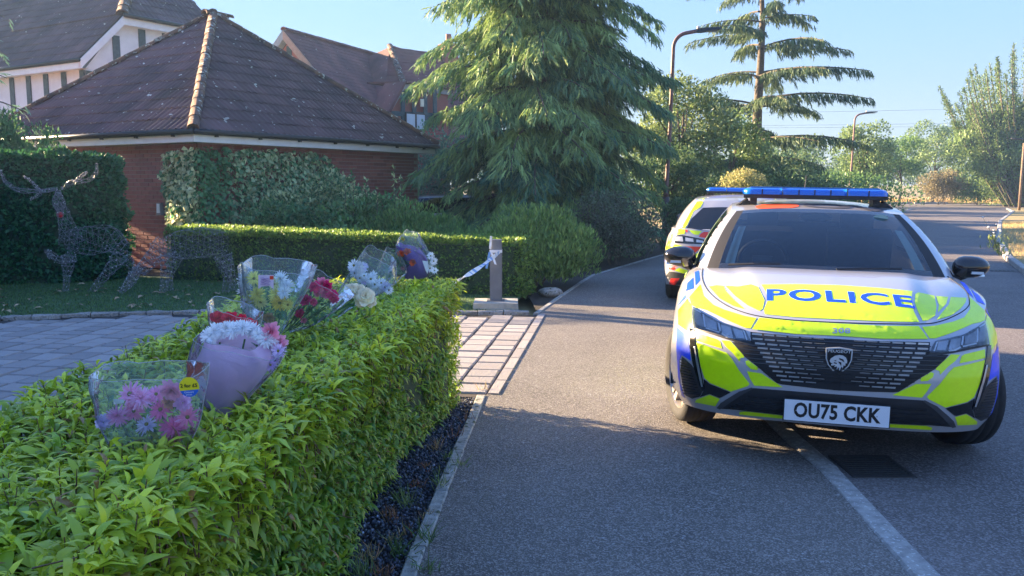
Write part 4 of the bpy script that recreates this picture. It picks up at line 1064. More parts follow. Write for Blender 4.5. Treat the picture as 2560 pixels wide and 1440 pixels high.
cloud('crown', UPL[0], UPL[1], pos, basis(nrm(dd + RNG.normal(0, .55, (n, 3))), rdir(n)), np.stack([RNG.uniform(.12, .22, n)] * 1 + [RNG.uniform(.14, .26, n), RNG.uniform(.2, .3, n)], 1), np.clip(np.array([.12, .19, .06]) * np.exp(RNG.normal(0, .25, (n, 1))), 0, .8), M_LEAF2, big, kind='stuff')
tb.build('branches', M_BARK, big)
# trees along the left side further on (they throw the long bands of shade over the far road)
for i, (x, y, h, r_) in enumerate(((3.2, 36, 5.5, 1.8), (2.0, 46, 6.5, 2.4), (9.5, 50, 5.5, 2.0), (4, 62, 7, 3))):
    tree('broadleaf_tree', ('green garden tree hidden behind the big cedar, nearest of the row', 'green garden tree hidden behind the big cedar, second of the row', 'green tree by the footway beyond the dark cedar', 'tall green tree far behind the big cedar')[i], (x, y, 0), h, r_, 5000, .2, dk, k=16, cz=.55)
# weeds with white flowers by the right kerb
for i, (px, py, sc2) in enumerate(((2498, 640, 1.0), (2485, 600, .8))):
    b_ = G(px, py if i == 0 else 625, .06); wd_ = thing('wildflower', ('tall white flowered weed', 'shorter white flowered weed')[i] + ' growing by the right hand kerb', 'wildflower', b_)
    for j in range(5):
        t = b_ + Vector((random.uniform(-.45, .2), random.uniform(-.2, .2), random.uniform(.35, .85) * sc2))
        MB().tube([b_, b_.lerp(t, .5) + Vector((0, 0, .08)), t], [.006, .004, .003], 3).build('stem', mat('weed_stem', (.12, .17, .06), .8, .2) if j == 0 and i == 0 else bpy.data.materials['weed_stem'], wd_)
        vs, fs = sphere_pts(3, 6); MB().add([(t.x + x * .030, t.y + y * .030, t.z + z * .014) for x, y, z in vs], fs).build('flower', M_WHITE, wd_)
    n = 45; P = np.array([tuple(b_ + Vector((random.gauss(0, .1), random.gauss(0, .1), random.uniform(0, .3)))) for _ in range(n)])
    cloud('leaves', UPL[0], UPL[1], P, basis(nrm(RNG.normal(0, .5, (n, 3)) + [0, 0, 1]), rdir(n)), RNG.uniform(.07, .14, n), vcol((.16, .22, .07), n), M_LEAF2, wd_)
# weeds and grass tufts in the gravel and along the edging
def tuft(x, y, n, h, colr, label, z=-.02, wdt=.005):
    P = np.array([(x + random.gauss(0, .02), y + random.gauss(0, .02), z) for _ in range(n)])
    d = nrm(np.stack([RNG.normal(0, .5, n), RNG.normal(0, .5, n), np.ones(n)], 1))
    o = cloud('weed', [(0, -.5, 0), (0, .5, 0), (.6, .4, .05), (.6, -.4, .05), (1, .05, .3), (1, -.05, .3)], [(0, 1, 2, 3), (3, 2, 4, 5)], P, basis(d, rdir(n)), np.stack([h * RNG.uniform(.5, 1.2, n), np.full(n, wdt), np.full(n, h)], 1), vcol(colr, n, .3), M_BLADE)
    return tag(o, label, 'weed', 'weeds in the gravel and cracks beside the hedge')
for i, (px, py) in enumerate(((1000, 1245), (1060, 1165), (1105, 1215), (1035, 1100), (1010, 1260), (1075, 1290), (1150, 1165), (930, 1390), (1000, 1380), (1120, 1180), (1090, 1120), (1060, 1425), (985, 1345), (1205, 975), (960, 1430), (1020, 1330), (1045, 1210), (1085, 1060), (1125, 1140), (975, 1290), (1140, 1090), (1165, 1050), (905, 1435), (1065, 1350))):
    p = G(px, py, 0); tuft(p.x, p.y, random.randint(14, 40), random.uniform(.05, .13), random.choice(((.11, .19, .06), (.17, .24, .09), (.32, .25, .13), (.26, .15, .08))), 'small tuft of weed growing in the gravel by the footway edging')
# ================================================================ POLICE CARS
def fresnel_glass(name, tint, alpha, rough=.02):
    m = bpy.data.materials.new(name); m.use_nodes = True; N = m.node_tree.nodes; L = m.node_tree.links
    g = N.new('ShaderNodeBsdfGlossy'); g.inputs['Roughness'].default_value = rough; g.inputs['Color'].default_value = (.9, .95, 1, 1)
    t = N.new('ShaderNodeBsdfTransparent'); t.inputs['Color'].default_value = (*[k * alpha for k in tint], 1)
    f = N.new('ShaderNodeFresnel'); f.inputs['IOR'].default_value = 1.5
    mx = N.new('ShaderNodeMixShader'); L.new(f.outputs[0], mx.inputs[0]); L.new(t.outputs[0], mx.inputs[1]); L.new(g.outputs[0], mx.inputs[2])
    L.new(mx.outputs[0], N['Material Output'].inputs[0]); return m
M_CARW = mat('car_silver_white', (.43, .43, .46), .28, .02, 3, metal=.15, coat=.8)
M_LIME = mat('livery_lime', (.68, .95, .002), .34, .04, 30, coat=.35, spots=((.40, .52, .03), 95, .79))
M_BLUE = mat('livery_blue', (.006, .075, .85), .45, .04, 20, coat=.1)
M_RED = mat('livery_red', (.80, .045, .015), .35, .04, 20, coat=.3)
M_BLACK = mat('gloss_black', (.012, .012, .014), .12, 0, coat=.5)
M_PLAS = mat('black_plastic', (.022, .022, .025), .5, .15, 30)
M_DARK = mat('shadow_gap', (.010, .010, .012), .7, 0)
M_CHROME = mat('chrome', (.62, .64, .66), .18, .05, 30, metal=1)
M_SATIN = mat('satin_silver', (.42, .44, .47), .35, .05, 30, metal=.7)
M_TYRE = mat('tyre_rubber', (.020, .020, .021), .8, .2, 30, bump=.3, bscale=120)
M_BLADEG = mat('blade_grey', (.06, .06, .065), .4, .05, 20)
M_SLAT = mat('grille_silver', (.62, .64, .66), .38, .05, 30, metal=.35)
M_RIM = mat('alloy_rim', (.40, .36, .32), .35, .1, 20, metal=.6)
M_GLASS = fresnel_glass('windscreen_glass', (.85, .95, .98), .85)
M_TINT = fresnel_glass('tinted_glass', (.2, .22, .24), .35)
M_LENSC = fresnel_glass('headlamp_cover', (.95, .97, 1), .92)
M_BLENS = mat('blue_lens', (.004, .10, .60), .12, .10, 160, coat=.8, c2=(.006, .16, .72))
M_PLATE = mat('plate_white', (.74, .76, .80), .35, .03, 20)
M_INK = mat('black_ink', (.012, .012, .013), .45, 0)
M_SEAT = mat('seat_cloth', (.07, .07, .08), .9, .1, 30)
M_CREAM = mat('interior_cream', (.42, .44, .36), .7, .05, 10)
M_AMBER = mat('red_lamp', (.55, .03, .02), .2, .1, 40, coat=.6)

def crom(P, n):
    out = []
    Q = [2 * P[0] - P[1]] + list(P) + [2 * P[-1] - P[-2]]
    for i in range(1, len(Q) - 2):
        for k in range(n):
            t = k / n; a, b_, c, d = Q[i - 1], Q[i], Q[i + 1], Q[i + 2]
            out.append(.5 * ((2 * b_) + (-a + c) * t + (2 * a - 5 * b_ + 4 * c - d) * t * t + (-a + 3 * b_ - 3 * c + d) * t ** 3))
    out.append(Q[-2]); return out
def pw(x, tab):
    if x <= tab[0][0]: return tab[0][1]
    for (a, b_), (c, d) in zip(tab, tab[1:]):
        if x <= c: return b_ + (d - b_) * (x - a) / (c - a)
    return tab[-1][1]
CT = [(0, 0), (.2, .005), (.4, .026), (.55, .062), (.68, .125), (.78, .21), (.85, .32), (.895, .46), (.915, .62), (.922, .87), (.924, 1.25), (.918, 2.2), (.924, 3.1), (.924, 3.545), (.915, 3.85), (.885, 4.08), (.80, 4.23), (.6, 4.31), (.3, 4.352), (0, 4.367)]
DEN = crom([Vector(p) for p in CT], 24)
YF, YR, WZ, WR, AR = .87, 3.545, .317, .317, .362
def station_idx():
    ys = []
    for yc in (YF, YR): ys += [yc - AR * math.cos(math.pi * k / 14) for k in range(15)]
    ys += [yc + s_ * (AR + .012) for yc in (YF, YR) for s_ in (-1, 1)]
    ys += [1.30 + .12 * k for k in range(16)]
    idx = set(range(0, 24 * 6, 4)) | set(range(24 * 15, len(DEN), 5)) | {len(DEN) - 1}
    for y in ys:
        j = min(range(24 * 5, 24 * 16), key=lambda i: abs(DEN[i].y - y)); idx.add(j)
    return sorted(idx)
SIDX = station_idx()
FRT = [(.20, .10), (.25, .065), (.32, .02), (.42, .0), (.55, .004), (.66, .028), (.73, .060), (.78, .10), (.81, .14)]
SID = [(.17, .06), (.24, .025), (.40, .004), (.55, 0), (.70, .004), (.82, .018), (.89, .040), (.94, .075)]
def ztop(y, x):
    return pw(y, [(0, .795), (.1, .80), (.3, .822), (.5, .85), (.87, .895), (1.2, .925), (2.2, .94), (3.2, .965), (3.9, .985), (4.2, .985), (4.37, .98)])
def zbot(y, x):
    zb = pw(y, [(0, .252), (.2, .240), (.45, .215), (.6, .17), (3.6, .17), (4.0, .24), (4.37, .26)])
    for yc in (YF, YR):
        if abs(y - yc) < AR: zb = max(zb, WZ + math.sqrt(max(0, AR * AR - (y - yc) ** 2)))
    return zb
NR = 18
def cnorm(i):
    a = DEN[max(i - 1, 0)]; b_ = DEN[min(i + 1, len(DEN) - 1)]; t = (b_ - a).normalized()
    if i == 0: return Vector((0, -1))
    if i == len(DEN) - 1: return Vector((0, 1))
    return Vector((t.y, -t.x))
def body_pt(i, t):
    p = DEN[i]; n = cnorm(i); zt = ztop(p.y, p.x); zb = zbot(p.y, p.x); z = zb + (zt - zb) * t
    wf = 1 - sstep(.25, .95, p.y); wr = sstep(3.9, 4.2, p.y)
    zf = z - (zt - .81) * wf * sstep(.6, .8, z)
    a = pw(zf, FRT); b_ = pw(z, SID)
    ins = a * wf + b_ * (1 - wf)
    if wr > 0: ins = ins * (1 - wr) + wr * pw(z, [(.2, .10), (.3, .03), (.5, .0), (.62, .03), (.8, .05), (.98, .10)])
    # hood line wheel-arch flare
    return Vector((p.x - n.x * ins, p.y - n.y * ins, z))
GLc = [Vector(p) for p in ((0, 1.02, .990), (.40, 1.065, .988), (.755, 1.22, .968), (.838, 1.55, .955), (.85, 2.25, .957), (.85, 3.0, .977), (.815, 3.65, .99), (.72, 4.10, .99), (.5, 4.2, .99), (0, 4.25, .99))]
GUc = [Vector(p) for p in ((0, 1.86, 1.362), (.33, 1.875, 1.358), (.575, 1.95, 1.335), (.600, 2.15, 1.358), (.605, 2.6, 1.375), (.590, 3.2, 1.370), (.565, 3.7, 1.365), (.52, 3.92, 1.345), (.3, 3.97, 1.35), (0, 3.99, 1.355))]
GN = 12
GL_, GU_ = crom(GLc, GN), crom(GUc, GN)
def green_pt(k, v):
    a, b_ = GL_[k], GU_[k]; p = a.lerp(b_, v)
    t = (GL_[min(k + 1, len(GL_) - 1)] - GL_[max(k - 1, 0)]); n = Vector((t.y, -t.x, 0)).normalized()
    if k == 0: n = Vector((0, -1, 0))
    if k == len(GL_) - 1: n = Vector((0, 1, 0))
    bu = .045 * 4 * v * (1 - v)
    return p + n * bu * .55 + Vector((0, 0, bu * .35))
def mirror_faces(vs, fs):
    """mirror a half (x>=0) patch"""
    n = len(vs); return vs + [Vector((-v.x, v.y, v.z)) for v in vs], fs + [tuple(n + i for i in reversed(f)) for f in fs]
def grid(rows):
    nr, nc = len(rows), len(rows[0]); vs = [p for r_ in rows for p in r_]
    return vs, [(i * nc + j, i * nc + j + 1, (i + 1) * nc + j + 1, (i + 1) * nc + j) for i in range(nr - 1) for j in range(nc - 1)]
def weld(vs, fs, m, name, parent, smooth=True):
    me = bpy.data.meshes.new(name); me.from_pydata([tuple(v) for v in vs], [], fs); bm = bmesh.new(); bm.from_mesh(me)
    bmesh.ops.remove_doubles(bm, verts=bm.verts, dist=.0006); bmesh.ops.recalc_face_normals(bm, faces=bm.faces); bm.to_mesh(me); bm.free()
    me.materials.append(m); me.polygons.foreach_set('use_smooth', [smooth] * len(me.polygons)); me.update()
    o = bpy.data.objects.new(name, me); col.objects.link(o); o.parent = parent; return o
HEND = min(range(len(SIDX)), key=lambda j: abs(DEN[SIDX[j]].y - 1.15) + (9 if DEN[SIDX[j]].y > 2 else 0))
def hood_pt(j, r):
    p0 = body_pt(SIDX[j], 1.0); f = j / HEND
    k = f ** .85 * 2 * GN; k0 = int(min(k, 2 * GN - 1)); q = GL_[k0].lerp(GL_[k0 + 1], k - k0)
    p = p0.lerp(q, r); p.z = p0.z + (q.z - p0.z) * (1 - (1 - r) ** 2.0)
    cr = .028 * math.sin(math.pi * min(1, r * 1.0)) * (1 - f ** 2 * .6)
    x = abs(p.x); dome = .012 * (1 - sstep(.36, .50, x - .10 * r)) * sstep(.0, .25, r)
    p.z += cr * .5 + dome
    return p
def car_body(root, lab=True):
    O = {}
    vs, fs = grid([[body_pt(i, t / NR) for i in SIDX] for t in range(NR + 1)]); vs, fs = mirror_faces(vs, fs)
    O['body'] = weld(vs, fs, M_CARW, 'body', root); allv, allf = list(vs), list(fs)
    def addto(v, f):
        b_ = len(allv); allv.extend(v); allf.extend([tuple(b_ + i for i in q) for q in f])
    NH = 26
    vs, fs = grid([[hood_pt(j, r / NH) for j in range(HEND + 1)] for r in range(NH + 1)]); vs, fs = mirror_faces(vs, fs); addto(vs, fs)
    O['hood'] = weld(vs, fs, M_CARW, 'bonnet', root)
    # shoulder between flank top and glass line
    rowA = [body_pt(SIDX[j], 1.0) for j in range(HEND, len(SIDX))]; rowB = []
    for j in range(HEND, len(SIDX)):
        f = (j - HEND) / (len(SIDX) - 1 - HEND); y = rowA[j - HEND].y
        cand = min(range(2 * GN, len(GL_)), key=lambda k: abs(GL_[k].y - y) + abs(GL_[k].x - rowA[j - HEND].x) * (1.2 if y > 4 else .2)); rowB.append(GL_[cand])
    rowB[0] = GL_[2 * GN]; rowB[-1] = GL_[-1]
    vs, fs = grid([rowA, [a.lerp(b_, .5) + Vector((0, 0, .004)) for a, b_ in zip(rowA, rowB)], rowB]); vs, fs = mirror_faces(vs, fs); addto(vs, fs)
    weld(vs, fs, M_CARW, 'shoulder', root)
    def gpatch(u0, u1, v0, v1, nv, m, nm, off=0):
        ks = list(range(int(u0 * GN), int(u1 * GN) + 1))
        v_, f_ = grid([[green_pt(k, v0 + (v1 - v0) * j / nv) for k in ks] for j in range(nv + 1)])
        if u0 >= 1.6 and u1 < 9:
            weld(v_, f_, m, nm, root); w_ = [Vector((-p.x, p.y, p.z)) for p in v_]; g_ = [tuple(reversed(f)) for f in f_]; weld(w_, g_, m, nm, root); addto(v_, f_); addto(w_, g_); return
        v_, f_ = mirror_faces(v_, f_)
        o = weld(v_, f_, m, nm, root); addto(v_, f_); return o
    gpatch(0, 1.67, .07, .93, 10, M_GLASS, 'windscreen')
    gpatch(0, 1.67, 0, .07, 2, M_BLACK, 'cowl'); gpatch(0, 1.67, .93, 1, 2, M_BLACK, 'header_strip'); gpatch(1.67, 1.92, 0, 1, 10, M_DARK, 'windscreen_seal')
    gpatch(1.92, 2.34, 0, 1, 10, M_CARW, 'pillar')
    gpatch(2.33, 4.34, .06, .92, 6, M_TINT, 'side_window'); gpatch(4.33, 4.5, 0, 1, 4, M_BLACK, 'door_pillar'); gpatch(4.5, 5.84, .06, .90, 6, M_TINT, 'side_window')
    gpatch(2.33, 5.84, 0, .06, 1, M_BLACK, 'window_seal'); gpatch(2.33, 5.84, .90, 1, 1, M_CARW, 'roof_rail')
    gpatch(5.83, 9, 0, 1, 8, M_CARW, 'tailgate')
    rows = []
    for r in range(13):
        f = r / 12; row = []
        for k in range(len(GU_)):
            g = GU_[k]; zc = pw(g.y, [(1.86, 1.364), (2.2, 1.398), (2.6, 1.420), (3.2, 1.412), (3.7, 1.385), (4.0, 1.356)])
            row.append(Vector((g.x * (1 - f), g.y, g.z + (zc - g.z) * (1 - (1 - f) ** 2))))
        rows.append(row)
    vs, fs = grid(rows); vs, fs = mirror_faces(vs, fs); addto(vs, fs); O['roof'] = weld(vs, fs, M_CARW, 'roof', root)
    bvh = BVHTree.FromPolygons([tuple(v) for v in allv], [f for f in allf], epsilon=1e-5)
    # wheel housings, under tray
    ub = MB(); ub.box((0, 2.2, .33), (1.36, 3.7, .22)); ub.box((0, .42, .40), (1.0, .5, .24)); ub.box((0, 2.2, .5), (1.70, 1.9, .3)); ub.box((0, .45, .62), (1.1, .5, .2))
    ub.build('underbody', M_DARK, None).parent = root
    for yc in (YF, YR):
        for s_ in (-1, 1):
            b = MB(); K = 14; v_ = []
            for k in range(K + 1):
                a = math.pi * k / K
                for x in (.90, .62): v_.append((s_ * x, yc - math.cos(a) * (AR + .004), WZ + math.sin(a) * (AR + .004)))
            v_ += [(s_ * .62, yc, WZ - .1)]
            b.add(v_, [(2 * k, 2 * k + 2, 2 * k + 3, 2 * k + 1) for k in range(K)] + [(2 * k + 1, 2 * k + 3, 2 * K + 2) for k in range(K)]); b.build('wheel_arch', M_DARK, None).parent = root
    # interior
    it = MB(); it.box((0, 1.50, .87), (1.42, .55, .10)); it.box((0, 1.72, .90), (1.3, .18, .12)); it.box((0, 2.4, .62), (1.5, 2.6, .2)); it.box((0, 3.75, .95), (1.2, .2, .5))
    o = it.build('dashboard', M_PLAS, None); o.parent = root
    for x in (-.36, .36):
        b = MB(); b.box((x, 2.42, .92), (.46, .14, .56), M=Matrix.Rotation(.25, 3, 'X')); b.box((x, 2.58, 1.24), (.24, .09, .17), M=Matrix.Rotation(.2, 3, 'X')); b.box((x, 2.2, .66), (.5, .5, .14)); b.build('seat', M_SEAT, None).parent = root
    b = MB(); b.tube([(-.36 + .17 * math.cos(a), 1.86 - .05 * math.sin(a), .98 + .15 * math.sin(a)) for a in [math.pi * 2 * k / 20 for k in range(21)]], .014, 6); b.box((-.36, 1.86, .97), (.14, .05, .08)); b.build('steering_wheel', M_PLAS, None, True).parent = root
    vs, fs = sphere_pts(6, 10); MB().add([(x * .12, 1.96 + y * .03, 1.30 + z * .035) for x, y, z in vs], fs).build('interior_mirror', M_PLAS, None, True).parent = root
    # trim strips behind the glass (pale pillar lining and the fittings that show)
    ks = [1.42, 1.50, 1.58, 1.66]
    def lin(s_):
        rows = [[Vector((s_ * q.x, q.y + .02, q.z - .015)) for q in (green_pt(int(k * GN), .08 + .62 * j / 8) for k in ks)] for j in range(9)]
        v_, f_ = grid(rows); mk('pillar_lining', v_, f_, M_CREAM, None, True).parent = root
    lin(1); lin(-1)
    # wheels
    return O, bvh
def lathe(prof, n, ax='x'):
    vs = []; fs = []; k = len(prof)
    for i in range(n):
        a = 2 * math.pi * i / n
        for (x, r) in prof: vs.append((x, r * math.cos(a), r * math.sin(a)))
    for i in range(n):
        for j in range(k - 1): fs.append((i * k + j, i * k + j + 1, ((i + 1) % n) * k + j + 1, ((i + 1) % n) * k + j))
    return vs, fs
def make_wheel(root, x, y, steer, side):
    w_ = bpy.data.objects.new('wheel', None); col.objects.link(w_); w_.parent = root; w_.empty_display_size = .2
    w_.location = (x, y, WR); w_.rotation_euler = (0, 0, steer)
    W = .108; r = WR
    prof = [(-W * .85, r * .72), (-W, r * .80), (-W * 1.02, r * .90), (-W * .86, r * .975), (-W * .5, r), (-W * .46, r * .982), (-W * .40, r), (-W * .06, r), (-W * .03, r * .982), (W * .03, r * .982), (W * .06, r), (W * .40, r), (W * .46, r * .982), (W * .5, r), (W * .86, r * .975), (W * 1.02, r * .90), (W, r * .80), (W * .85, r * .72)]
    vs, fs = lathe(prof, 40); t = mk('tyre', vs, fs, M_TYRE, None, True); t.parent = w_
    rr = r * .73; o_ = side
    b = MB(); vs, fs = lathe([(o_ * W * .86, rr), (o_ * W * .90, rr * .96), (o_ * W * .55, rr * .90), (-o_ * W * .8, rr * .9)], 36); b.add(vs, fs)
    for k in range(5):
        a0 = 2 * math.pi * k / 5 + .3
        for da in (-.17, .17):
            a = a0 + da; p0 = Vector((0, math.cos(a0 + da * 1.8) * .035, math.sin(a0 + da * 1.8) * .035)); p1 = Vector((0, math.cos(a) * rr * .96, math.sin(a) * rr * .96))
            d = (p1 - p0); s_ = Vector((0, -d.z, d.y)).normalized(); w0, w1 = .018, .022
            X0, X1 = o_ * W * .62, o_ * W * .82
            v_ = [p0 + s_ * w0 + Vector((X0, 0, 0)), p0 - s_ * w0 + Vector((X0, 0, 0)), p1 - s_ * w1 + Vector((X1, 0, 0)), p1 + s_ * w1 + Vector((X1, 0, 0))]
            v_ += [q - Vector((o_ * .03, 0, 0)) for q in v_]
            b.add(v_, [(0, 1, 2, 3), (4, 7, 6, 5), (0, 4, 5, 1), (1, 5, 6, 2), (2, 6, 7, 3), (3, 7, 4, 0)])
    vs, fs = lathe([(o_ * W * .66, .001), (o_ * W * .68, .05), (o_ * W * .4, .055)], 16); b.add(vs, fs)
    b.build('rim', M_RIM, None).parent = w_
    vs, fs = lathe([(o_ * W * .1, .001), (o_ * W * .1, .15), (o_ * W * .0, .152)], 24); mk('brake_disc', vs, fs, M_SATIN, None).parent = w_
    return w_
# ---- polygons traced on the real bodywork: cut vinyl, lamps and grilles that follow the surface ----
C1 = lambda p: (1600 + p[0] / 1.8, 440 + p[1] / 1.8)
C2 = lambda p: (1640 + p[0] / 2.88, 700 + p[1] / 2.88)
C4 = lambda p: (1640 + p[0] / 4.5, 440 + p[1] / 4.5)
def inpoly(x, y, P):
    c = False; n = len(P); j = n - 1
    for i in range(n):
        xi, yi = P[i]; xj, yj = P[j]
        if (yi > y) != (yj > y) and x < (xj - xi) * (y - yi) / (yj - yi + 1e-12) + xi: c = not c
        j = i
    return c
def mesh2d(P, step):
    """triangulated polygon with interior points: returns 2D verts, faces"""
    bd = []
    for i in range(len(P)):
        a, b_ = Vector(P[i]), Vector(P[(i + 1) % len(P)]); n = max(1, int((b_ - a).length / step)); bd += [a.lerp(b_, k / n) for k in range(n)]
    xs = [p.x for p in bd]; ys = [p.y for p in bd]; pts = list(bd)
    y = min(ys) + step * .5; r = 0
    while y < max(ys):
        x = min(xs) + (step * .5 if r % 2 else 0)
        while x < max(xs):
            if inpoly(x, y, [tuple(p) for p in bd]) and min((Vector((x, y)) - p).length for p in bd) > step * .45: pts.append(Vector((x, y)))
            x += step
        y += step * .87; r += 1
    n = len(bd)
    v, e, f, *_ = geometry.delaunay_2d_cdt(pts, [(i, (i + 1) % n) for i in range(n)], [tuple(range(n))], 1, 1e-6)
    return v, f
class Decals:
    def __init__(s, root, bvh, M): s.root, s.bvh, s.M = root, bvh, M; s.Mi = M.inverted()
    def cast(s, q):
        o_ = s.Mi @ Vector((0, 0, CAM_H)); d = (s.Mi.to_3x3() @ ray(*q)).normalized()
        h, n, i, dist = s.bvh.ray_cast(o_, d)
        if h is None: h, n, i, dist = s.bvh.find_nearest(o_ + d * ((o_.length)))
        return h, (n if n.dot(d) < 0 else -n)
    def castdir(s, o_, d):
        o_ = Vector(o_)
        if abs(o_.x) < 2e-3 and abs(d[0]) < .5: o_.x = 2e-3
        h, n, i, dist = s.bvh.ray_cast(o_, Vector(d))
        if h is None: h, n, i, dist = s.bvh.find_nearest(Vector(o_) + Vector(d))
        return h, (n if n.dot(Vector(d)) < 0 else -n)
    def make(s, name, P2, f2, fn, m, off, mir, sep=True, thick=0):
        vs = []
        hits = [fn(tuple(p)) for p in P2]
        for h, n in hits: vs.append(h + n * off)
        out = []
        for sg in ((1, -1) if mir else (1,)):
            v_ = [Vector((sg * p.x, p.y, p.z)) for p in vs]; f_ = [tuple(f) if sg > 0 else tuple(reversed(f)) for f in f2]
            # orient outwards
            a = f_[0]; nn = (v_[a[1]] - v_[a[0]]).cross(v_[a[2]] - v_[a[0]]); ref = hits[a[0]][1]; ref = Vector((sg * ref.x, ref.y, ref.z))
            if nn.dot(ref) < 0: f_ = [tuple(reversed(f)) for f in f_]
            o = mk(name, v_, f_, m, None, True); o.parent = s.root; out.append(o)
        return out
    def px(s, name, poly, m, conv=C1, off=.002, step=6, mir=True):
        P2, f2 = mesh2d([conv(p) for p in poly], step); return s.make(name, P2, f2, s.cast, m, off, mir)
    def front(s, name, poly, m, off=.002, step=.02, mir=False):       # (x, z) seen square from the front
        P2, f2 = mesh2d(poly, step); return s.make(name, P2, f2, lambda p: s.castdir((p[0], -1, p[1]), (0, 1, 0)), m, off, mir)
    def top(s, name, poly, m, off=.002, step=.025, mir=False):
        P2, f2 = mesh2d(poly, step); return s.make(name, P2, f2, lambda p: s.castdir((p[0], p[1], 3), (0, 0, -1)), m, off, mir)
    def side(s, name, poly, m, off=.002, step=.05, sg=1):
        P2, f2 = mesh2d(poly, step); return s.make(name, P2, f2, lambda p: s.castdir((sg * 2, p[0], p[1]), (-sg, 0, 0)), m, off, False)
def text_mesh(txt, size, sx=1, bold=0.0, space=1.0, fine=0):
    cu = bpy.data.curves.new('lettering', 'FONT'); cu.body = txt; cu.size = size; cu.offset = bold; cu.align_x = 'CENTER'; cu.align_y = 'CENTER'; cu.resolution_u = 3; cu.space_character = space
    o = bpy.data.objects.new('lettering', cu); me = bpy.data.meshes.new_from_object(o); bpy.data.objects.remove(o)
    if fine:
        bm = bmesh.new(); bm.from_mesh(me); bmesh.ops.triangulate(bm, faces=bm.faces)
        for _ in range(4):
            ed = [e for e in bm.edges if (Vector((e.verts[0].co.x * sx, e.verts[0].co.y)) - Vector((e.verts[1].co.x * sx, e.verts[1].co.y))).length > fine]
            if not ed: break
            bmesh.ops.subdivide_edges(bm, edges=ed, cuts=1); bmesh.ops.triangulate(bm, faces=bm.faces)
        bm.to_mesh(me); bm.free()
    vs = [Vector((v.co.x * sx, v.co.y)) for v in me.vertices]; fs = [tuple(p.vertices) for p in me.polygons]; bpy.data.meshes.remove(me); return vs, fs
def lightbar(root, y0, w_=1.05):
    lb = bpy.data.objects.new('light_bar', None); col.objects.link(lb); lb.parent = root; lb.location = (0, y0, 1.392)
    def part(b, nm, m, sm=False): o = b.build(nm, m, None, sm); o.parent = lb; return o
    part(MB().box((0, 0, .052), (w_ - .02, .26, .028)), 'base', M_PLAS)
    for x0, x1 in ((-w_ / 2, -.235), (-.227, .227), (.235, w_ / 2)):
        v_ = []; n = 14
        for i in range(n + 1):
            x = x0 + (x1 - x0) * i / n
            e = min(abs(x + w_ / 2), abs(x - w_ / 2)); k = min(1, e / .07) ; k = math.sqrt(max(0, 1 - (1 - k) ** 2)) * .75 + .25
            for a in range(13):
                q = math.pi * a / 12; c_, s_ = math.cos(q), math.sin(q)
                v_.append((x, -.135 * k * abs(c_) ** .45 * (1 if c_ > 0 else -1), .067 + .052 * (k * .6 + .4) * abs(s_) ** .5))
        f_ = [(i * 13 + a, i * 13 + a + 1, (i + 1) * 13 + a + 1, (i + 1) * 13 + a) for i in range(n) for a in range(12)] + [tuple(range(13)), tuple(n * 13 + a for a in reversed(range(13)))]
        o = mk('lens', v_, f_, M_BLENS, None, True); o.parent = lb
        for k_ in range(1, 4 if x0 > -.3 and x1 < .3 else 2):
            x = x0 + (x1 - x0) * k_ / (4 if x0 > -.3 and x1 < .3 else 2); part(MB().box((x, -.131, .088), (.008, .012, .04)), 'divider', M_DARK)
    part(MB().box((0, 0, .122), (w_ - .12, .16, .006)), 'top_cap', mat('blue_cap', (.05, .22, .55), .3, .05))
    for x in (-.44, .44):
        b = MB(); b.box((x, 0, .018), (.05, .2, .05)); b.box((x * 1.12, .0, -.005), (.06, .1, .04)); b.tube([(x * 1.1, -.02, .03), (x * 1.28, -.02, -.03)], .014, 6); part(b, 'foot', M_PLAS)
def wing_mirror(root, s_):
    vs, fs = sphere_pts(10, 16); out = []
    for x, y, z in vs:
        t = (x + 1) / 2                                   # 0 inner .. 1 outer
        k = abs(x) ** 1; zz = z * (.085 - .025 * t); yy = y * (.085 if y < 0 else .03)
        q = Vector((s_ * (.935 + .115 * (abs(x) ** .8 * (1 if x > 0 else -1))), 1.44 + yy * 1.0 + .02 * t, 1.015 + zz + .010 * t)); out.append(q)
    if s_ < 0: fs = [tuple(reversed(f)) for f in fs]
    o = mk('wing_mirror', out, fs, M_BLACK, None, True); o.parent = root
    b = MB(); b.tube([(s_ * .80, 1.47, .945), (s_ * .87, 1.45, .945), (s_ * .92, 1.44, .975)], [.022, .02, .026], 8); a = b.build('arm', M_PLAS, None, True); a.parent = o
    a = MB().box((s_ * .955, 1.352, .99), (.075, .02, .016), bev=.003).build('indicator', M_SATIN, None); a.parent = o
    a = MB().box((s_ * .94, 1.475, 1.015), (.18, .004, .115), bev=.02).build('glass', M_CHROME, None); a.parent = o
def letters_top(Dc, name, txt, cx, cy, size, sx, m, bold, zrot=math.pi, off=.0034, root=None, space=1):
    vs, fs = text_mesh(txt, size, sx, bold, space, .02); P = []
    for v in vs: P.append((cx + v.x, cy + v.y))
    return Dc.make(name, P, fs, lambda p: Dc.castdir((p[0], p[1], 3), (0, 0, -1)), m, off, False)

# ================= front car =================
YAW, ROLLC = .259, .016
car = thing('police_car', 'front police hatchback with POLICE on its bonnet parked half on the footway', 'police car', (1.708, 4.408, -.018))
car.rotation_euler = (0, 0, 0)
MC = Matrix.Translation((1.704, 4.435, -.002)) @ Matrix.Rotation(-YAW, 4, 'Z') @ Matrix.Rotation(ROLLC, 4, 'Y')
car.matrix_basis = MC
O, bvh = car_body(car); DC = Decals(car, bvh, MC)
for (x, y, st) in ((-.785, YF, R(19)), (.785, YF, R(19)), (-.79, YR, 0), (.79, YR, 0)): make_wheel(car, x, y, st, 1 if x > 0 else -1)
lightbar(car, 2.28); wing_mirror(car, -1); wing_mirror(car, 1)
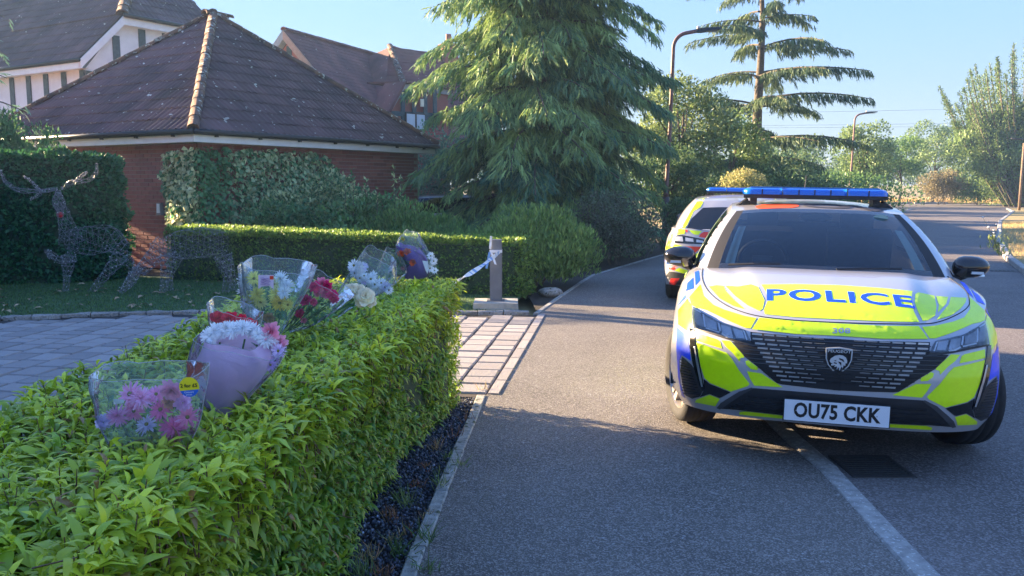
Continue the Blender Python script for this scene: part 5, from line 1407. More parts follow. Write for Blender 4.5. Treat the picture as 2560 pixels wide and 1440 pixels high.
# livery
for P in ([(292, 378), (440, 427), (462, 442), (476, 494), (292, 436)], [(292, 448), (400, 487), (510, 524), (545, 564), (600, 652), (676, 748), (660, 764), (540, 803), (392, 742), (350, 705), (322, 620)],
          [(472, 434), (536, 440), (632, 543), (636, 558), (610, 562), (602, 588), (555, 528), (504, 480)], [(644, 584), (665, 577), (734, 630), (730, 650), (682, 640), (650, 610)],
          [(655, 656), (760, 672), (912, 772), (708, 760), (678, 712)], [(290, 861), (386, 826), (460, 856), (428, 908), (282, 880)], [(603, 943), (650, 938), (922, 968), (920, 990), (604, 960)]):
    DC.px('livery_panel', P, M_LIME, C2, .002 if P[0][1] < 940 else .010)
for P in ([(222, 545), (272, 488), (288, 540), (330, 580), (380, 602), (470, 630), (524, 640), (498, 686), (475, 684), (400, 652), (300, 604), (262, 594), (232, 582)],
          [(172, 605), (214, 552), (234, 592), (233, 650), (228, 708), (172, 668)]):
    DC.px('livery_panel', P, M_LIME, C1)
for P in ([(207, 518), (214, 482), (240, 458), (242, 506)], [(247, 432), (265, 427), (270, 470), (250, 494)], [(170, 582), (205, 532), (211, 543), (182, 576)],
          [(167, 680), (215, 722), (226, 790), (230, 832), (190, 806), (178, 830), (182, 930), (203, 1000), (188, 985), (172, 900), (165, 780)]):
    DC.px('livery_panel', P, M_BLUE, C1)
DC.px('livery_panel', [(546, 489), (700, 487), (900, 492), (1100, 506), (1226, 519), (1219, 560), (1232, 610), (1256, 658), (1100, 655), (900, 646), (700, 636), (562, 622), (557, 602), (576, 560), (566, 520)], M_LIME, C1, mir=False)
for P in ([(310, 498), (345, 492), (376, 495), (388, 520), (425, 560), (472, 600), (420, 585), (360, 552)], [(384, 494), (440, 498), (500, 488), (532, 500), (560, 560), (552, 598), (538, 608), (484, 582), (428, 540)],
          [(1238, 532), (1252, 524), (1325, 540), (1334, 590), (1328, 628), (1296, 650), (1272, 652), (1250, 610), (1236, 570)], [(1332, 541), (1386, 545), (1378, 575), (1340, 615), (1344, 580)], [(1398, 545), (1468, 549), (1466, 568), (1442, 598), (1400, 628), (1335, 648), (1350, 626), (1390, 578)]):
    DC.px('livery_panel', P, M_LIME, C1, mir=False)
DC.px('livery_panel', [(538, 640), (700, 655), (901, 666), (901, 721), (700, 712), (504, 690)], M_LIME, C1, .0042)
SH = [(283, 412), (279, 450), (290, 490), (318, 530), (368, 570), (440, 605), (540, 632), (700, 650), (900, 660), (1100, 665), (1270, 666), (1350, 655), (1430, 622), (1474, 590), (1482, 560), (1462, 512), (1384, 452)]
sp_ = crom([Vector(p) for p in SH], 6); sl_ = []
for q in sp_:
    h, n = DC.cast(C1(q)); sl_.append(h + n * .0012)
MB().tube(sl_, .0028, 5, cap=False).build('shut_line', M_DARK, None, True).parent = car
# bonnet lettering
def ptop(q): h, n = DC.cast(C1(q)); return h
a, b_ = ptop((568, 540)), ptop((1222, 562)); cxm = (a.x + b_.x) / 2; t0, t1 = ptop((900, 522)), ptop((900, 572))
wtxt, _ = text_mesh('POLICE', 1, 1, .02, 1.12); tw_ = max(v.x for v in wtxt) - min(v.x for v in wtxt); th_ = max(v.y for v in wtxt) - min(v.y for v in wtxt)
print('text', a, b_, t0, t1)
hgt = abs(t1.y - t0.y); wid = abs(b_.x - a.x)
sz = hgt / th_
letters_top(DC, 'bonnet_lettering', 'POLICE', cxm, (t0.y + t1.y) / 2, sz, wid / (tw_ * sz), M_BLUE, .028 * sz, space=1.12)
# roof markings
def disc(cx, cy, r, n=28): return [(cx + r * math.cos(2 * math.pi * k / n), cy + r * math.sin(2 * math.pi * k / n)) for k in range(n)]
DC.top('roof_marking', disc(-.27, 2.03, .155), mat('aerial_red', (.85, .10, .03), .4, .03), .003)
letters_top(DC, 'roof_marking', 'OV', .21, 2.03, .34, 1.25, mat('marking_grey', (.06, .06, .07), .5, .05), .012)
# grille and intakes
GB = [(500, 742), (418, 745), (432, 764), (472, 812), (530, 857), (572, 893), (616, 930), (650, 938)]
DC.px('grille', [(497, 702), (600, 712), (700, 722), (800, 730), (903, 735), (903, 966), (800, 956), (660, 940), (640, 938), (616, 932), (572, 895), (530, 859), (472, 814), (430, 765), (416, 746), (440, 749), (480, 752), (500, 742)], M_DARK, C1, .003)
gbz = sorted([(DC.cast(C1(q))[0].z, abs(DC.cast(C1(q))[0].x)) for q in GB[1:]])
for r_ in range(11):
    z = .718 - r_ * .0222; xe = min(pw(z, [(.46, .23), (.50, .29), (.56, .345), (.62, .39), (.70, .44), (.75, .445)]), pw(z, gbz) - .035); hb = .0105
    m_ = MB(); 
    x = xe; k = 0
    while x > .10:
        f = x / xe; L = .052; hh = .0014 + .0038 * f ** 1.2
        pts = []
        for xx in (x, x - L * .35, x - L * .7, x - L):
            for zz in (z - hh, z + hh):
                h, n = DC.castdir((xx, -1, zz), (0, 1, 0)); pts.append(h + n * .009 + Vector((0, -.004 if zz > z else .002, 0)))
        for sg in (1, -1): 
            q = [Vector((sg * p.x, p.y, p.z)) for p in pts]; f_ = [(0, 2, 3, 1), (2, 4, 5, 3), (4, 6, 7, 5)]
            m_.add(q, f_ if sg > 0 else [tuple(reversed(t)) for t in f_])
        x -= .063; k += 1
    o = m_.build('grille_slat', M_SLAT, None, kind='stuff'); o.parent = car
    # dark ledge under each row
    if r_ < 10:
        w2 = pw(z, gbz) - .012 if z < .70 else xe + .01; P = [(-w2, z - .0135), (w2, z - .0135), (w2, z - .0105), (-w2, z - .0105)]
        DC.front('grille_bar', P, M_BLACK, .010, .05)
DC.px('lower_intake', [(352, 1045), (400, 1008), (500, 953), (660, 966), (903, 984), (903, 1104), (700, 1084), (640, 1072), (450, 1052)], M_PLAS, C1, .003)
for k in range(4):
    z = .385 - k * .026; w2 = pw(z, [(.29, .56), (.40, .43)]); DC.front('intake_slat', [(-w2, z), (w2, z), (w2, z + .006), (-w2, z + .006)], M_BLACK, .014, .05)
DC.px('intake_blade', [(440, 915), (470, 880), (600, 800), (690, 772), (705, 778), (610, 830), (500, 905), (465, 925)], M_BLADEG, C2, .009)
DC.px('corner_vent', [(190, 552), (206, 562), (258, 610), (298, 662), (342, 790), (318, 838), (262, 853), (212, 828), (192, 750), (177, 650)], M_PLAS, C2, .003)
for k in range(13):
    y = 585 + k * 20; x0 = 180 + k * 1.5; x1 = 235 + k * 8
    DC.px('vent_rib', [(x0, y - 16), (x1, y + 6), (x1, y + 11), (x0, y - 11)], M_BLACK, C2, .007, step=14)
DC.px('lower_trim', [(345, 712), (392, 748), (540, 808), (470, 845), (455, 848), (388, 820), (320, 842), (345, 795)], M_BLACK, C2, .003)
DC.px('running_light_trim', [(246, 345), (276, 357), (284, 420), (312, 560), (336, 690), (350, 770), (345, 798), (322, 775), (298, 700), (268, 600), (250, 480)], M_BLACK, C2, .006)
DC.px('running_light', [(280, 480), (290, 482), (312, 590), (338, 715), (345, 765), (334, 765), (318, 705), (298, 600)], M_SATIN, C2, .010)
# headlamps
M_LAMPB = mat('lamp_housing', (.16, .17, .18), .3, .5, 40, metal=.6)
HL = [(268, 192), (330, 232), (450, 300), (560, 337), (645, 364), (665, 400), (683, 446), (600, 438), (520, 418), (420, 383), (262, 343), (262, 260)]
lamps = DC.px('headlamp', HL, M_LAMPB, C2, .004)
M_REFL = mat('lamp_reflector', (.84, .86, .90), .22, .35, 70, metal=.4, c2=(.45, .47, .50))
M_LAMPW = mat('lamp_white', (.80, .84, .90), .2, .05, 30, coat=.5)
for P in ([(285, 222), (330, 252), (345, 300), (350, 345), (300, 325), (280, 290)], [(350, 262), (440, 312), (446, 368), (362, 345), (356, 300)], [(470, 325), (540, 345), (560, 415), (520, 408), (480, 385)], [(555, 350), (625, 370), (640, 425), (580, 420), (566, 385)]):
    for l, o in zip(lamps, DC.px('reflector', P, M_REFL, C2, .008)): o.parent = l; 
for P in ([(340, 252), (352, 258), (366, 345), (354, 342)], [(448, 310), (462, 318), (474, 372), (462, 376)], [(366, 347), (462, 378), (460, 386), (362, 355)], [(480, 384), (520, 408), (560, 418), (556, 426), (510, 416), (474, 392)], [(628, 368), (640, 372), (662, 436), (652, 436)],
          [(276, 205), (330, 240), (326, 246), (274, 214)]):
    for l, o in zip(lamps, DC.px('light_guide', P, M_LAMPW, C2, .010)): o.parent = l
for l, o in zip(lamps, DC.px('lens', HL, M_LENSC, C2, .014)): o.parent = l
DC.px('headlamp_lip', [(262, 343), (420, 383), (520, 418), (600, 438), (683, 446), (700, 470), (640, 462), (520, 430), (400, 392), (262, 352)], M_PLAS, C2, .006)
# badge with lion head on a shield
bd = bpy.data.objects.new('badge', None); col.objects.link(bd); bd.parent = car
h, n = DC.castdir((0, -1, .625), (0, 1, 0)); by = h.y - .016; S_ = .074
shield = [(-.90, .84), (0, .94), (.90, .84), (.88, .1), (.70, -.38), (.38, -.74), (0, -1.0), (-.38, -.74), (-.70, -.38), (-.88, .1)]
def shp(nm, P, sc2, m, y, dz=0):
    v_ = [Vector((x * S_ * sc2, by + y, .622 + z * S_ * sc2 + dz)) for x, z in P]
    tr = geometry.tessellate_polygon([v_]); b = MB(); b.add(v_ + [p + Vector((0, .006, 0)) for p in v_], [tuple(t) for t in tr] + [(i, (i + 1) % len(P), len(P) + (i + 1) % len(P), len(P) + i) for i in range(len(P))])
    o = b.build(nm, m, None); o.parent = bd; return o
shp('shield', shield, 1.0, M_SLAT, 0); shp('shield_face', shield, .90, M_BLACK, -.004)
lion = [(-.66, .02), (-.58, .22), (-.42, .34), (-.30, .44), (-.02, .52), (.28, .50), (.50, .36), (.60, .12), (.60, -.10), (.50, -.05), (.48, -.32), (.38, -.22), (.30, -.52), (.22, -.34), (.10, -.70), (.02, -.42), (-.12, -.62), (-.10, -.36), (-.30, -.44), (-.22, -.28), (-.50, -.34), (-.56, -.22), (-.40, -.16), (-.58, -.10)]
shp('lion_emblem', lion, .92, M_SLAT, -.0075, -.006)
for P in ([(-.38, .06), (-.18, .14), (-.20, .05)], [(.0, .30), (.30, .22), (.42, -.02), (.24, .10), (.05, .18)], [(-.05, .02), (.18, -.02), (.20, -.30), (.05, -.12)], [(-.34, -.04), (-.12, -.10), (-.16, -.18), (-.36, -.12)]):
    shp('lion_emblem', P, .92, M_BLACK, -.0095, -.006)
def text_front(txt, cx, cz, y, size, sx, m, parent, nm, bold=0, space=1):
    vs, fs = text_mesh(txt, size, sx, bold, space); n = len(vs)
    o = mk(nm, [(cx + v.x, y, cz + v.y) for v in vs], fs, m, None); o.parent = parent; return o
text_front('PEUGEOT', 0, .622 + .070 * .69, by - .0055, .021, 1.25, M_SLAT, bd, 'lettering', .0003)
h, n = DC.castdir((0, -1, .772), (0, 1, 0))
vs, fs = text_mesh('308', 17, 1.75, .5, 1.05, 8)
DC.make('model_lettering', [(2103 + v.x, 829 - v.y) for v in vs], fs, DC.cast, M_SATIN, .0062, False)
# number plate
h, n = DC.castdir((0, -1, .335), (0, 1, 0)); py_ = -.030
plate = MB().box((0, py_ + .004, .345), (.520, .008, .111), bev=0).build('number_plate', M_PLATE, None); plate.parent = car
MB().box((0, py_ + .012, .345), (.532, .010, .122)).build('plate_surround', M_DARK, None).parent = plate
text_front('OU75 CKK', .0, .345, py_ - .0015, .107, .80, M_INK, plate, 'lettering', .0034, 1.04)
for x in (-.2, .2): 
    vs, fs = sphere_pts(4, 8); mk('screw', [(x + a * .004, py_ - .001 + b_ * .002, .345 + c * .004) for a, b_, c in vs], fs, M_SATIN, None).parent = plate
# tax disc style sticker and paper on the dashboard, wipers
k = int(1.30 * GN); c = green_pt(k, .88)
mk('windscreen_sticker', [(c.x + .05 * math.cos(t), c.y - .006 - .0 + .0 * t, c.z + .022 * math.sin(t)) for t in [2 * math.pi * j / 20 for j in range(20)]], [tuple(range(20))], mat('sticker_green', (.30, .46, .44), .5, .05), None).parent = car
mk('paper', [(-.10, 1.52, .925), (.03, 1.50, .925), (.03, 1.50, .945), (-.10, 1.52, .945)], [(0, 1, 2, 3)], M_CREAM, None).parent = car
for (k0, k1, v0, v1, s_) in ((2, 14, .02, .055, 1), (8, 18, .06, .03, -1)):
    b = MB(); b.tube([green_pt(k0, v0) * 1 + Vector((0, -.018, .012)), green_pt((k0 + k1) // 2, (v0 + v1) / 2) + Vector((0, -.022, .014)), green_pt(k1, v1) + Vector((0, -.018, .012))], .007, 5)
    o = b.build('wiper', M_PLAS, None); o.parent = car
    if s_ < 0: o.data.transform(Matrix.Scale(-1, 4, (1, 0, 0)))
# roof aerial
MB().tube([(0, 3.3, 1.42), (0.02, 3.45, 1.62)], [.006, .003], 5).build('aerial', M_PLAS, None).parent = car
# side checker squares (right flank of the car, photo left and right)
for s_ in (-1, 1):
    for i in range(6):
        for j in range(2):
            y0 = 1.32 + i * .36; z0 = .30 + j * .28
            if y0 + .35 > 3.15: continue
            DC.side('livery_panel', [(y0, z0), (y0 + .345, z0), (y0 + .345, z0 + .265), (y0, z0 + .265)], M_LIME if (i + j) % 2 else M_BLUE, .002, .09, s_)
    DC.side('door_handle', [(2.02, .80), (2.24, .80), (2.24, .83), (2.02, .83)], M_CARW, .03, .1, s_)

# ================= rear car =================
car2 = thing('police_car', 'rear police car with red and lime panels, half hidden by the front one', 'police car', (4.04, 14.8, -.02))
M2 = Matrix.Translation((4.03, 14.86, -.022)) @ Matrix.Rotation(math.pi - R(17), 4, 'Z') @ Matrix.Rotation(-.02, 4, 'Y')
car2.matrix_basis = M2
O2, bvh2 = car_body(car2); D2 = Decals(car2, bvh2, M2)
for (x, y) in ((-.79, YF), (.79, YF), (-.79, YR), (.79, YR)): make_wheel(car2, x, y, 0, 1 if x > 0 else -1)
lightbar(car2, 2.35); wing_mirror(car2, -1); wing_mirror(car2, 1)
def c4(nm, P, m, off=.003): return D2.px(nm, P, m, C4, off, 7, True)
c4('rear_window', [(528, 358), (700, 352), (900, 352), (900, 640), (640, 627), (345, 587), (400, 480)], M_BLACK, .003)
tl = c4('tail_lamp', [(188, 672), (300, 664), (540, 712), (575, 770), (470, 768), (212, 752)], M_BLACK, .004)
for P in ([(212, 680), (300, 682), (308, 738), (216, 732)], [(332, 692), (420, 706), (424, 742), (334, 734)], [(456, 716), (528, 730), (545, 754), (456, 746)]):
    for l, o in zip(tl, D2.px('lamp_cell', P, M_REFL, C4, .008, 7, True)): o.parent = l
for P in ([(480, 262), (560, 240), (502, 352), (425, 395), (345, 560), (318, 578), (300, 560), (390, 400)], [(120, 790), (150, 690), (210, 620), (330, 560), (325, 650), (204, 664), (192, 700), (200, 740)], [(372, 608), (516, 622), (478, 662), (432, 660), (402, 642)],
          [(180, 760), (300, 788), (282, 804), (182, 824), (120, 870), (90, 880), (120, 780)], [(212, 1062), (262, 1032), (360, 1062), (345, 1100), (290, 1092)], [(448, 880), (556, 802), (640, 800), (560, 900), (450, 920)]): c4('livery_panel', P, M_LIME)
for P in ([(502, 650), (542, 627), (680, 640), (640, 712), (482, 684)], [(322, 790), (520, 797), (442, 862), (398, 822)], [(146, 1002), (242, 1016), (206, 1060), (150, 1048)], [(330, 602), (360, 611), (350, 640), (331, 622)]): c4('livery_panel', P, M_RED)
c4('rear_bumper', [(150, 1072), (290, 1092), (350, 1112), (420, 1130), (420, 1330), (310, 1335), (200, 1328), (112, 1292), (86, 1200), (110, 1130)], M_PLAS, .003)
c4('fog_lamp', [(172, 1150), (270, 1150), (250, 1182), (216, 1226), (150, 1214)], M_AMBER, .008)
c4('reverse_lamp', [(136, 1226), (200, 1236), (170, 1280), (120, 1262)], M_LAMPW, .008)
c4('exhaust_trim', [(210, 1312), (300, 1262), (400, 1262), (400, 1275), (325, 1275), (252, 1326)], M_CHROME, .010)
c4('livery_panel', [(108, 860), (150, 900), (120, 980), (90, 1060), (85, 980)], M_BLUE)
for s_ in (-1, 1):
    for i in range(5):
        y0 = 1.32 + i * .36
        D2.side('livery_panel', [(y0, .45), (y0 + .345, .45), (y0 + .345, .8), (y0, .8)], M_LIME if i % 2 else M_BLUE, .002, .09, s_)
# ================================================================ LAMP POSTS AND WIRES
M_POLE = mat('lamp_pole_paint', (.17, .085, .075), .55, .25, 12, spots=((.26, .17, .14), 14, .62))
M_POLED = mat('lamp_pole_dark', (.075, .05, .05), .6, .25, 12)
def lamp(base, H, label, arm=1.0, lean=.02):
    b_ = Vector(base); r_ = thing('street_lamp', label, 'street lamp', b_)
    top = b_ + Vector((lean, 0, H - .42))
    MB().tube([b_, b_ + Z * 1.25], [.085, .085], 12).build('base_section', M_POLED, r_, True)
    q = [b_ + Z * 1.25, b_ + Z * 1.35, b_.lerp(top, .6), top]
    for k in range(1, 8):
        a = math.pi / 2 * k / 7 * .88; q.append(top + Vector((.36 * (1 - math.cos(a)), 0, .36 * math.sin(a))))
    e = q[-1]; q.append(e + Vector((.25, 0, .045)))
    MB().tube(q, [.07, .052, .048] + [.045] * 9, 10).build('pole', M_POLE, r_, True)
    h0 = q[-1]; hd = MB(); sec = []
    L = .58
    for (t, w_, u, d) in ((-.12, .035, .03, .03), (.02, .05, .045, .04), (.12, .09, .055, .045), (.34, .11, .045, .035), (L, .085, .02, .02)):
        c = h0 + Vector((t, 0, .10 * t)); sec.append([c + Vector((0, -w_, -d)), c + Vector((0, w_, -d)), c + Vector((0, w_ * .8, u)), c + Vector((0, -w_ * .8, u))])
    vs = [p for s in sec for p in s]; fs = [(i * 4 + k, i * 4 + (k + 1) % 4, i * 4 + 4 + (k + 1) % 4, i * 4 + 4 + k) for i in range(4) for k in range(4)] + [(3, 2, 1, 0), (16, 17, 18, 19)]
    hd.add(vs, fs); ho = hd.build('lamp_head', M_PLAS, r_)
    MB().box(h0 + Vector((.32, 0, -.012)), (.34, .14, .012)).build('lens', mat('lamp_glass', (.30, .32, .34), .3, .05), ho)
    vs, fs = sphere_pts(5, 8); c = h0 + Vector((.04, 0, .075)); MB().add([c + Vector((x * .045, y * .045, z * .05)) for x, y, z in vs], fs).build('photocell', mat('photocell', (.55, .50, .46), .5, .05), ho, True)
    return r_
lp = G(1662, 622, 0)
lamp((3.74, 21.0, 0), 5.18, 'near brown lamp post with a swan neck rising beside the big cedar', lean=.10)
lamp((17.55, 45, 0), 5.22, 'far slender lamp post with a curved neck in front of the distant trees', lean=.10)
M_WOOD = mat('weathered_wood', (.22, .15, .10), .85, .3, 10)
p = D(2552, 460, 50); r_ = thing('wooden_pole', 'thin brown pole with a dark cross bar at the right edge of the trees', 'pole', (p.x, 50, 0))
MB().tube([(p.x, 50, 0), (p.x + .03, 50, D(2552, 358, 50).z)], [.08, .065], 8).build('pole', M_WOOD, r_, True)
a = D(2528, 346, 50); MB().tube([a, D(2575, 350, 50)], [.05, .05], 6).build('cross_bar', M_PLAS, r_, True)
M_WIRE = mat('power_cable', (.10, .10, .11), .6, 0)
for i, (y0, y1, ya) in enumerate(((290, 277, 268), (322, 318, 312), (318, 311, 304), (361, 357, 354))):
    pts = [D(1500, y0, 210), D(2190, y1, 205), D(2700, ya, 200)]
    tag(MB().tube(pts, .035, 4).build('power_line', M_WIRE), ('highest single power cable crossing the sky', 'lower cable of the middle pair crossing the sky', 'upper cable of the middle pair crossing the sky', 'lowest power cable just over the far trees')[i], 'power line')
# ================================================================ WIRE REINDEER
M_WR = mat('grey_wire', (.22, .22, .23), .45, .3, 60, metal=.4)
M_BULB = mat('clear_bulb', (.60, .62, .62), .25, .1, 40)
M_NOSE = mat('red_nose', (.60, .03, .03), .35, .1, 40)
def wire_limb(name, pts, rad, parent, nw=7, turns=.5, rw=.0023, bulbs=0):
    pts = [Vector(p) for p in pts]; m_ = MB(); bl = MB(); N = 10
    P = crom(pts, 8); n = len(P); rr = [pw(i / (n - 1), [(k / (len(rad) - 1), rad[k]) for k in range(len(rad))]) for i in range(n)]
    fr = []
    up = None
    for i in range(n):
        t = (P[min(i + 1, n - 1)] - P[max(i - 1, 0)]).normalized()
        if up is None: up = t.orthogonal().normalized()
        up = (up - t * up.dot(t)).normalized(); fr.append((up.copy(), t.cross(up)))
    L = sum((P[i + 1] - P[i]).length for i in range(n - 1)); tw = turns * L / max(.05, sum(rr) / n) / 6.28
    st = max(1, n // 14); ids = list(range(0, n, st)); 
    if ids[-1] != n - 1: ids.append(n - 1)
    for sg in (1, -1):
        for k in range(nw):
            q = []
            for i in ids:
                a = 6.283 * (k / nw + sg * tw * i / (n - 1)); q.append(P[i] + (fr[i][0] * math.cos(a) + fr[i][1] * math.sin(a)) * rr[i] + Vector([random.gauss(0, .006) for _ in range(3)]))
            m_.tube(q, rw, 3, cap=False)
            for b_ in q[::2]:
                if random.random() < bulbs:
                    d = Vector([random.gauss(0, 1) for _ in range(3)]).normalized() * .016; bl.tube([b_, b_ + d], [.006, .003], 4)
    for i in ids[::2]:
        m_.tube([P[i] + (fr[i][0] * math.cos(a) + fr[i][1] * math.sin(a)) * rr[i] for a in [6.283 * k / 10 for k in range(11)]], rw, 3, cap=False)
    o = m_.build(name, M_WR, parent)
    if bl.v: bl.build('bulbs', M_BULB, o, kind='stuff')
    return o
def deer(label, Y, spec, nose):
    c = D(*spec[0][1][0][:2], Y); r_ = thing('wire_reindeer', label, 'reindeer figure', (c.x, Y, 0))
    for nm, pts, rad, nw, bu in spec:
        wire_limb(nm, [D(px, py, Y + dy) for px, py, dy in pts], rad, r_, nw, bulbs=bu)
    vs, fs = sphere_pts(6, 9); c = D(*nose, Y); MB().add([c + Vector((x * .05, y * .05, z * .045)) for x, y, z in vs], fs).build('nose', M_NOSE, r_, True)
deer('standing grey wire reindeer with wide antlers and a red nose before the tall hedge', 12.3,
     [('body', [(168, 600, 0), (215, 602, .05), (270, 598, .1), (312, 622, .1)], [.13, .21, .20, .10], 9, .12),
      ('neck', [(178, 605, 0), (166, 560, -.05), (148, 508, -.1)], [.17, .10, .07], 8, .1),
      ('head', [(145, 478, -.05), (147, 505, -.12), (152, 532, -.2)], [.03, .085, .03], 8, .1),
      ('leg', [(172, 640, -.1), (168, 690, -.12), (163, 735, -.12)], [.10, .05, .035], 5, .3), ('leg', [(185, 640, .1), (150, 650, .05), (118, 628, 0), (128, 645, 0)], [.09, .05, .03, .03], 5, .3),
      ('leg', [(300, 640, -.1), (262, 690, -.12), (222, 735, -.12)], [.11, .06, .035], 5, .3), ('leg', [(305, 640, .15), (330, 670, .15), (322, 715, .15)], [.11, .05, .035], 5, .3),
      ('antler', [(155, 470, -.05), (185, 455, -.1), (222, 450, -.1), (240, 432, -.1), (242, 408, -.1)], [.02, .035, .03, .02, .01], 4, .3),
      ('antler', [(142, 472, -.05), (100, 478, -.1), (45, 474, -.1), (12, 452, -.1), (2, 425, -.1)], [.02, .035, .03, .02, .01], 4, .3),
      ('antler', [(185, 455, -.1), (205, 440, -.1), (218, 430, -.1)], [.02, .02, .01], 3, .3), ('antler', [(110, 475, -.1), (92, 490, -.1), (76, 498, -.1)], [.02, .02, .01], 3, .3), ('antler', [(100, 476, -.1), (80, 456, -.1), (60, 440, -.1)], [.02, .02, .01], 3, .3)],
     (150, 537))
deer('grazing grey wire reindeer with its red nose down on the lawn', 12.15,
     [('body', [(405, 618, 0), (450, 612, 0), (510, 606, 0), (562, 606, 0)], [.12, .20, .215, .15], 9, .15),
      ('neck', [(415, 612, 0), (382, 645, -.05), (350, 678, -.1)], [.17, .11, .08], 8, .3), ('head', [(348, 668, -.1), (328, 700, -.12), (302, 732, -.15)], [.05, .075, .03], 8, .4),
      ('leg', [(420, 640, -.12), (414, 690, -.14), (405, 738, -.14)], [.11, .06, .04], 5, .35), ('leg', [(440, 640, .12), (424, 690, .14), (428, 735, .14)], [.10, .05, .035], 5, .35),
      ('leg', [(555, 640, -.12), (568, 690, -.14), (562, 740, -.14)], [.12, .06, .04], 5, .35), ('leg', [(560, 640, .12), (580, 690, .14), (584, 732, .14)], [.11, .05, .035], 5, .35)],
     (293, 741))
# ================================================================ BOUQUETS ON THE HEDGE
def cello(name, tint, haze=.07, hcol=(.8, .88, .95), rough=.12):
    m = bpy.data.materials.new(name); m.use_nodes = True; N = m.node_tree.nodes; L = m.node_tree.links
    g = N.new('ShaderNodeBsdfGlossy'); g.inputs['Roughness'].default_value = rough
    t = N.new('ShaderNodeBsdfTransparent'); t.inputs['Color'].default_value = (*tint, 1)
    d = N.new('ShaderNodeBsdfDiffuse'); d.inputs['Color'].default_value = (*hcol, 1)
    tr = N.new('ShaderNodeBsdfTranslucent'); tr.inputs['Color'].default_value = (*hcol, 1)
    ge = N.new('ShaderNodeNewGeometry'); no = N.new('ShaderNodeTexNoise'); no.inputs['Scale'].default_value = 14; no.inputs['Detail'].default_value = 3; no.inputs['Distortion'].default_value = 1.2
    L.new(ge.outputs['Position'], no.inputs['Vector'])
    bp = N.new('ShaderNodeBump'); bp.inputs['Strength'].default_value = .8; bp.inputs['Distance'].default_value = .010; L.new(no.outputs['Fac'], bp.inputs['Height'])
    for s_ in (g, d): L.new(bp.outputs[0], s_.inputs['Normal'])
    f = N.new('ShaderNodeFresnel'); f.inputs['IOR'].default_value = 1.42; L.new(bp.outputs[0], f.inputs['Normal'])
    ds = N.new('ShaderNodeMixShader'); ds.inputs[0].default_value = .5; L.new(d.outputs[0], ds.inputs[1]); L.new(tr.outputs[0], ds.inputs[2])
    m1 = N.new('ShaderNodeMixShader'); m1.inputs[0].default_value = haze; L.new(t.outputs[0], m1.inputs[1]); L.new(ds.outputs[0], m1.inputs[2])
    m2 = N.new('ShaderNodeMixShader'); L.new(f.outputs[0], m2.inputs[0]); L.new(m1.outputs[0], m2.inputs[1]); L.new(g.outputs[0], m2.inputs[2])
    L.new(m2.outputs[0], N['Material Output'].inputs[0]); return m
M_CEL = cello('cellophane', (.96, .98, 1)); M_CELT = cello('cellophane_teal', (.92, .98, 1), .11, (.7, .9, .97))
M_LILAC = cello('lilac_paper', (.6, .4, .8), .86, (1.0, .74, .96), .3); M_PURP = cello('purple_paper', (.4, .3, .6), .85, (.36, .18, .62), .3)
M_TISS = mat('white_tissue', (.80, .82, .86), .7, .04, 30)
M_EDGEH = cello('cellophane_edge', (1, 1, 1), .45, (.95, .98, 1))
C6 = lambda p: (200 + p[0] / 2.5714, 560 + p[1] / 2.5714)
M_PET = leafmat('petal', .25, .6, .2)
PET = ([(0, -.10, 0), (0, .10, 0), (.55, .20, .06), (.55, -.20, .06), (1, .07, .02), (1, -.07, .02)], [(0, 1, 2, 3), (3, 2, 4, 5)])
def flower(parent, kind, c6, r6, colr, Y, dy=0, face=None):
    c = D(*C6(c6), Y + dy); r = r6 / 2.5714 / 2150 * Y * 1.18
    f = Vector(face) if face else Vector((random.gauss(0, .35), -1, random.gauss(.45, .3))); f.normalize()
    a = f.orthogonal().normalized(); b_ = f.cross(a); F_, A_, B_ = map(lambda v: np.array(tuple(v)), (f, a, b_)); C_ = np.array(tuple(c))
    pos = []; d = []; s = []; up = []; cc = []
    rings = {'daisy': ((20, .02, 1.0, .5), (18, .35, .88, .5), (12, .8, .6, .5)), 'mum': ((24, -.1, 1.0, .42), (24, .35, .95, .42), (20, .8, .8, .42), (16, 1.4, .6, .45), (8, 3, .4, .5)),
             'rose': ((6, .35, .95, 2.4), (6, .9, .85, 2.4), (5, 1.6, .8, 2.2), (5, 3.0, .7, 2.0)), 'carn': ((12, .1, 1.0, 1.3), (14, .6, .9, 1.2), (12, 1.3, .8, 1.1), (10, 2.6, .7, 1.0)), 'bud': ((5, 3, .9, 2.0), (4, 6, .95, 2.0))}[kind]
    for (n, el, ln, wd) in rings:
        ph = random.random() * 6
        for k in range(n):
            q = ph + 6.283 * k / n + random.gauss(0, .12); rad = A_ * math.cos(q) + B_ * math.sin(q)
            dd = rad + F_ * (el + random.gauss(0, .12)); dd /= np.linalg.norm(dd)
            pos.append(C_ + rad * r * .06 - F_ * r * (.25 if kind in ('rose', 'bud') else .05)); d.append(dd); s.append((r * ln * random.uniform(.88, 1.1), r * wd * ln * 1.15, r * (1.6 if kind == 'rose' else 1))); up.append(F_ - rad * (1.2 if kind == 'rose' else .2)); cc.append(np.array(colr) * math.exp(random.gauss(0, .14)))
    o = cloud('flower', PET[0], PET[1], np.array(pos), basis(np.array(d), nrm(np.array(up))), np.array(s), np.clip(np.array(cc), 0, .95), M_PET, parent)
    if kind == 'daisy':
        vs, fs = sphere_pts(4, 8); MB().add([c + f * .012 * 0 + Vector((x, y, z)) * r * .2 + f * r * .08 for x, y, z in vs], fs).build('centre', mat('flower_centre', (.22, .20, .03), .8, .2) if 'flower_centre' not in bpy.data.materials else bpy.data.materials['flower_centre'], o, True)
    return o
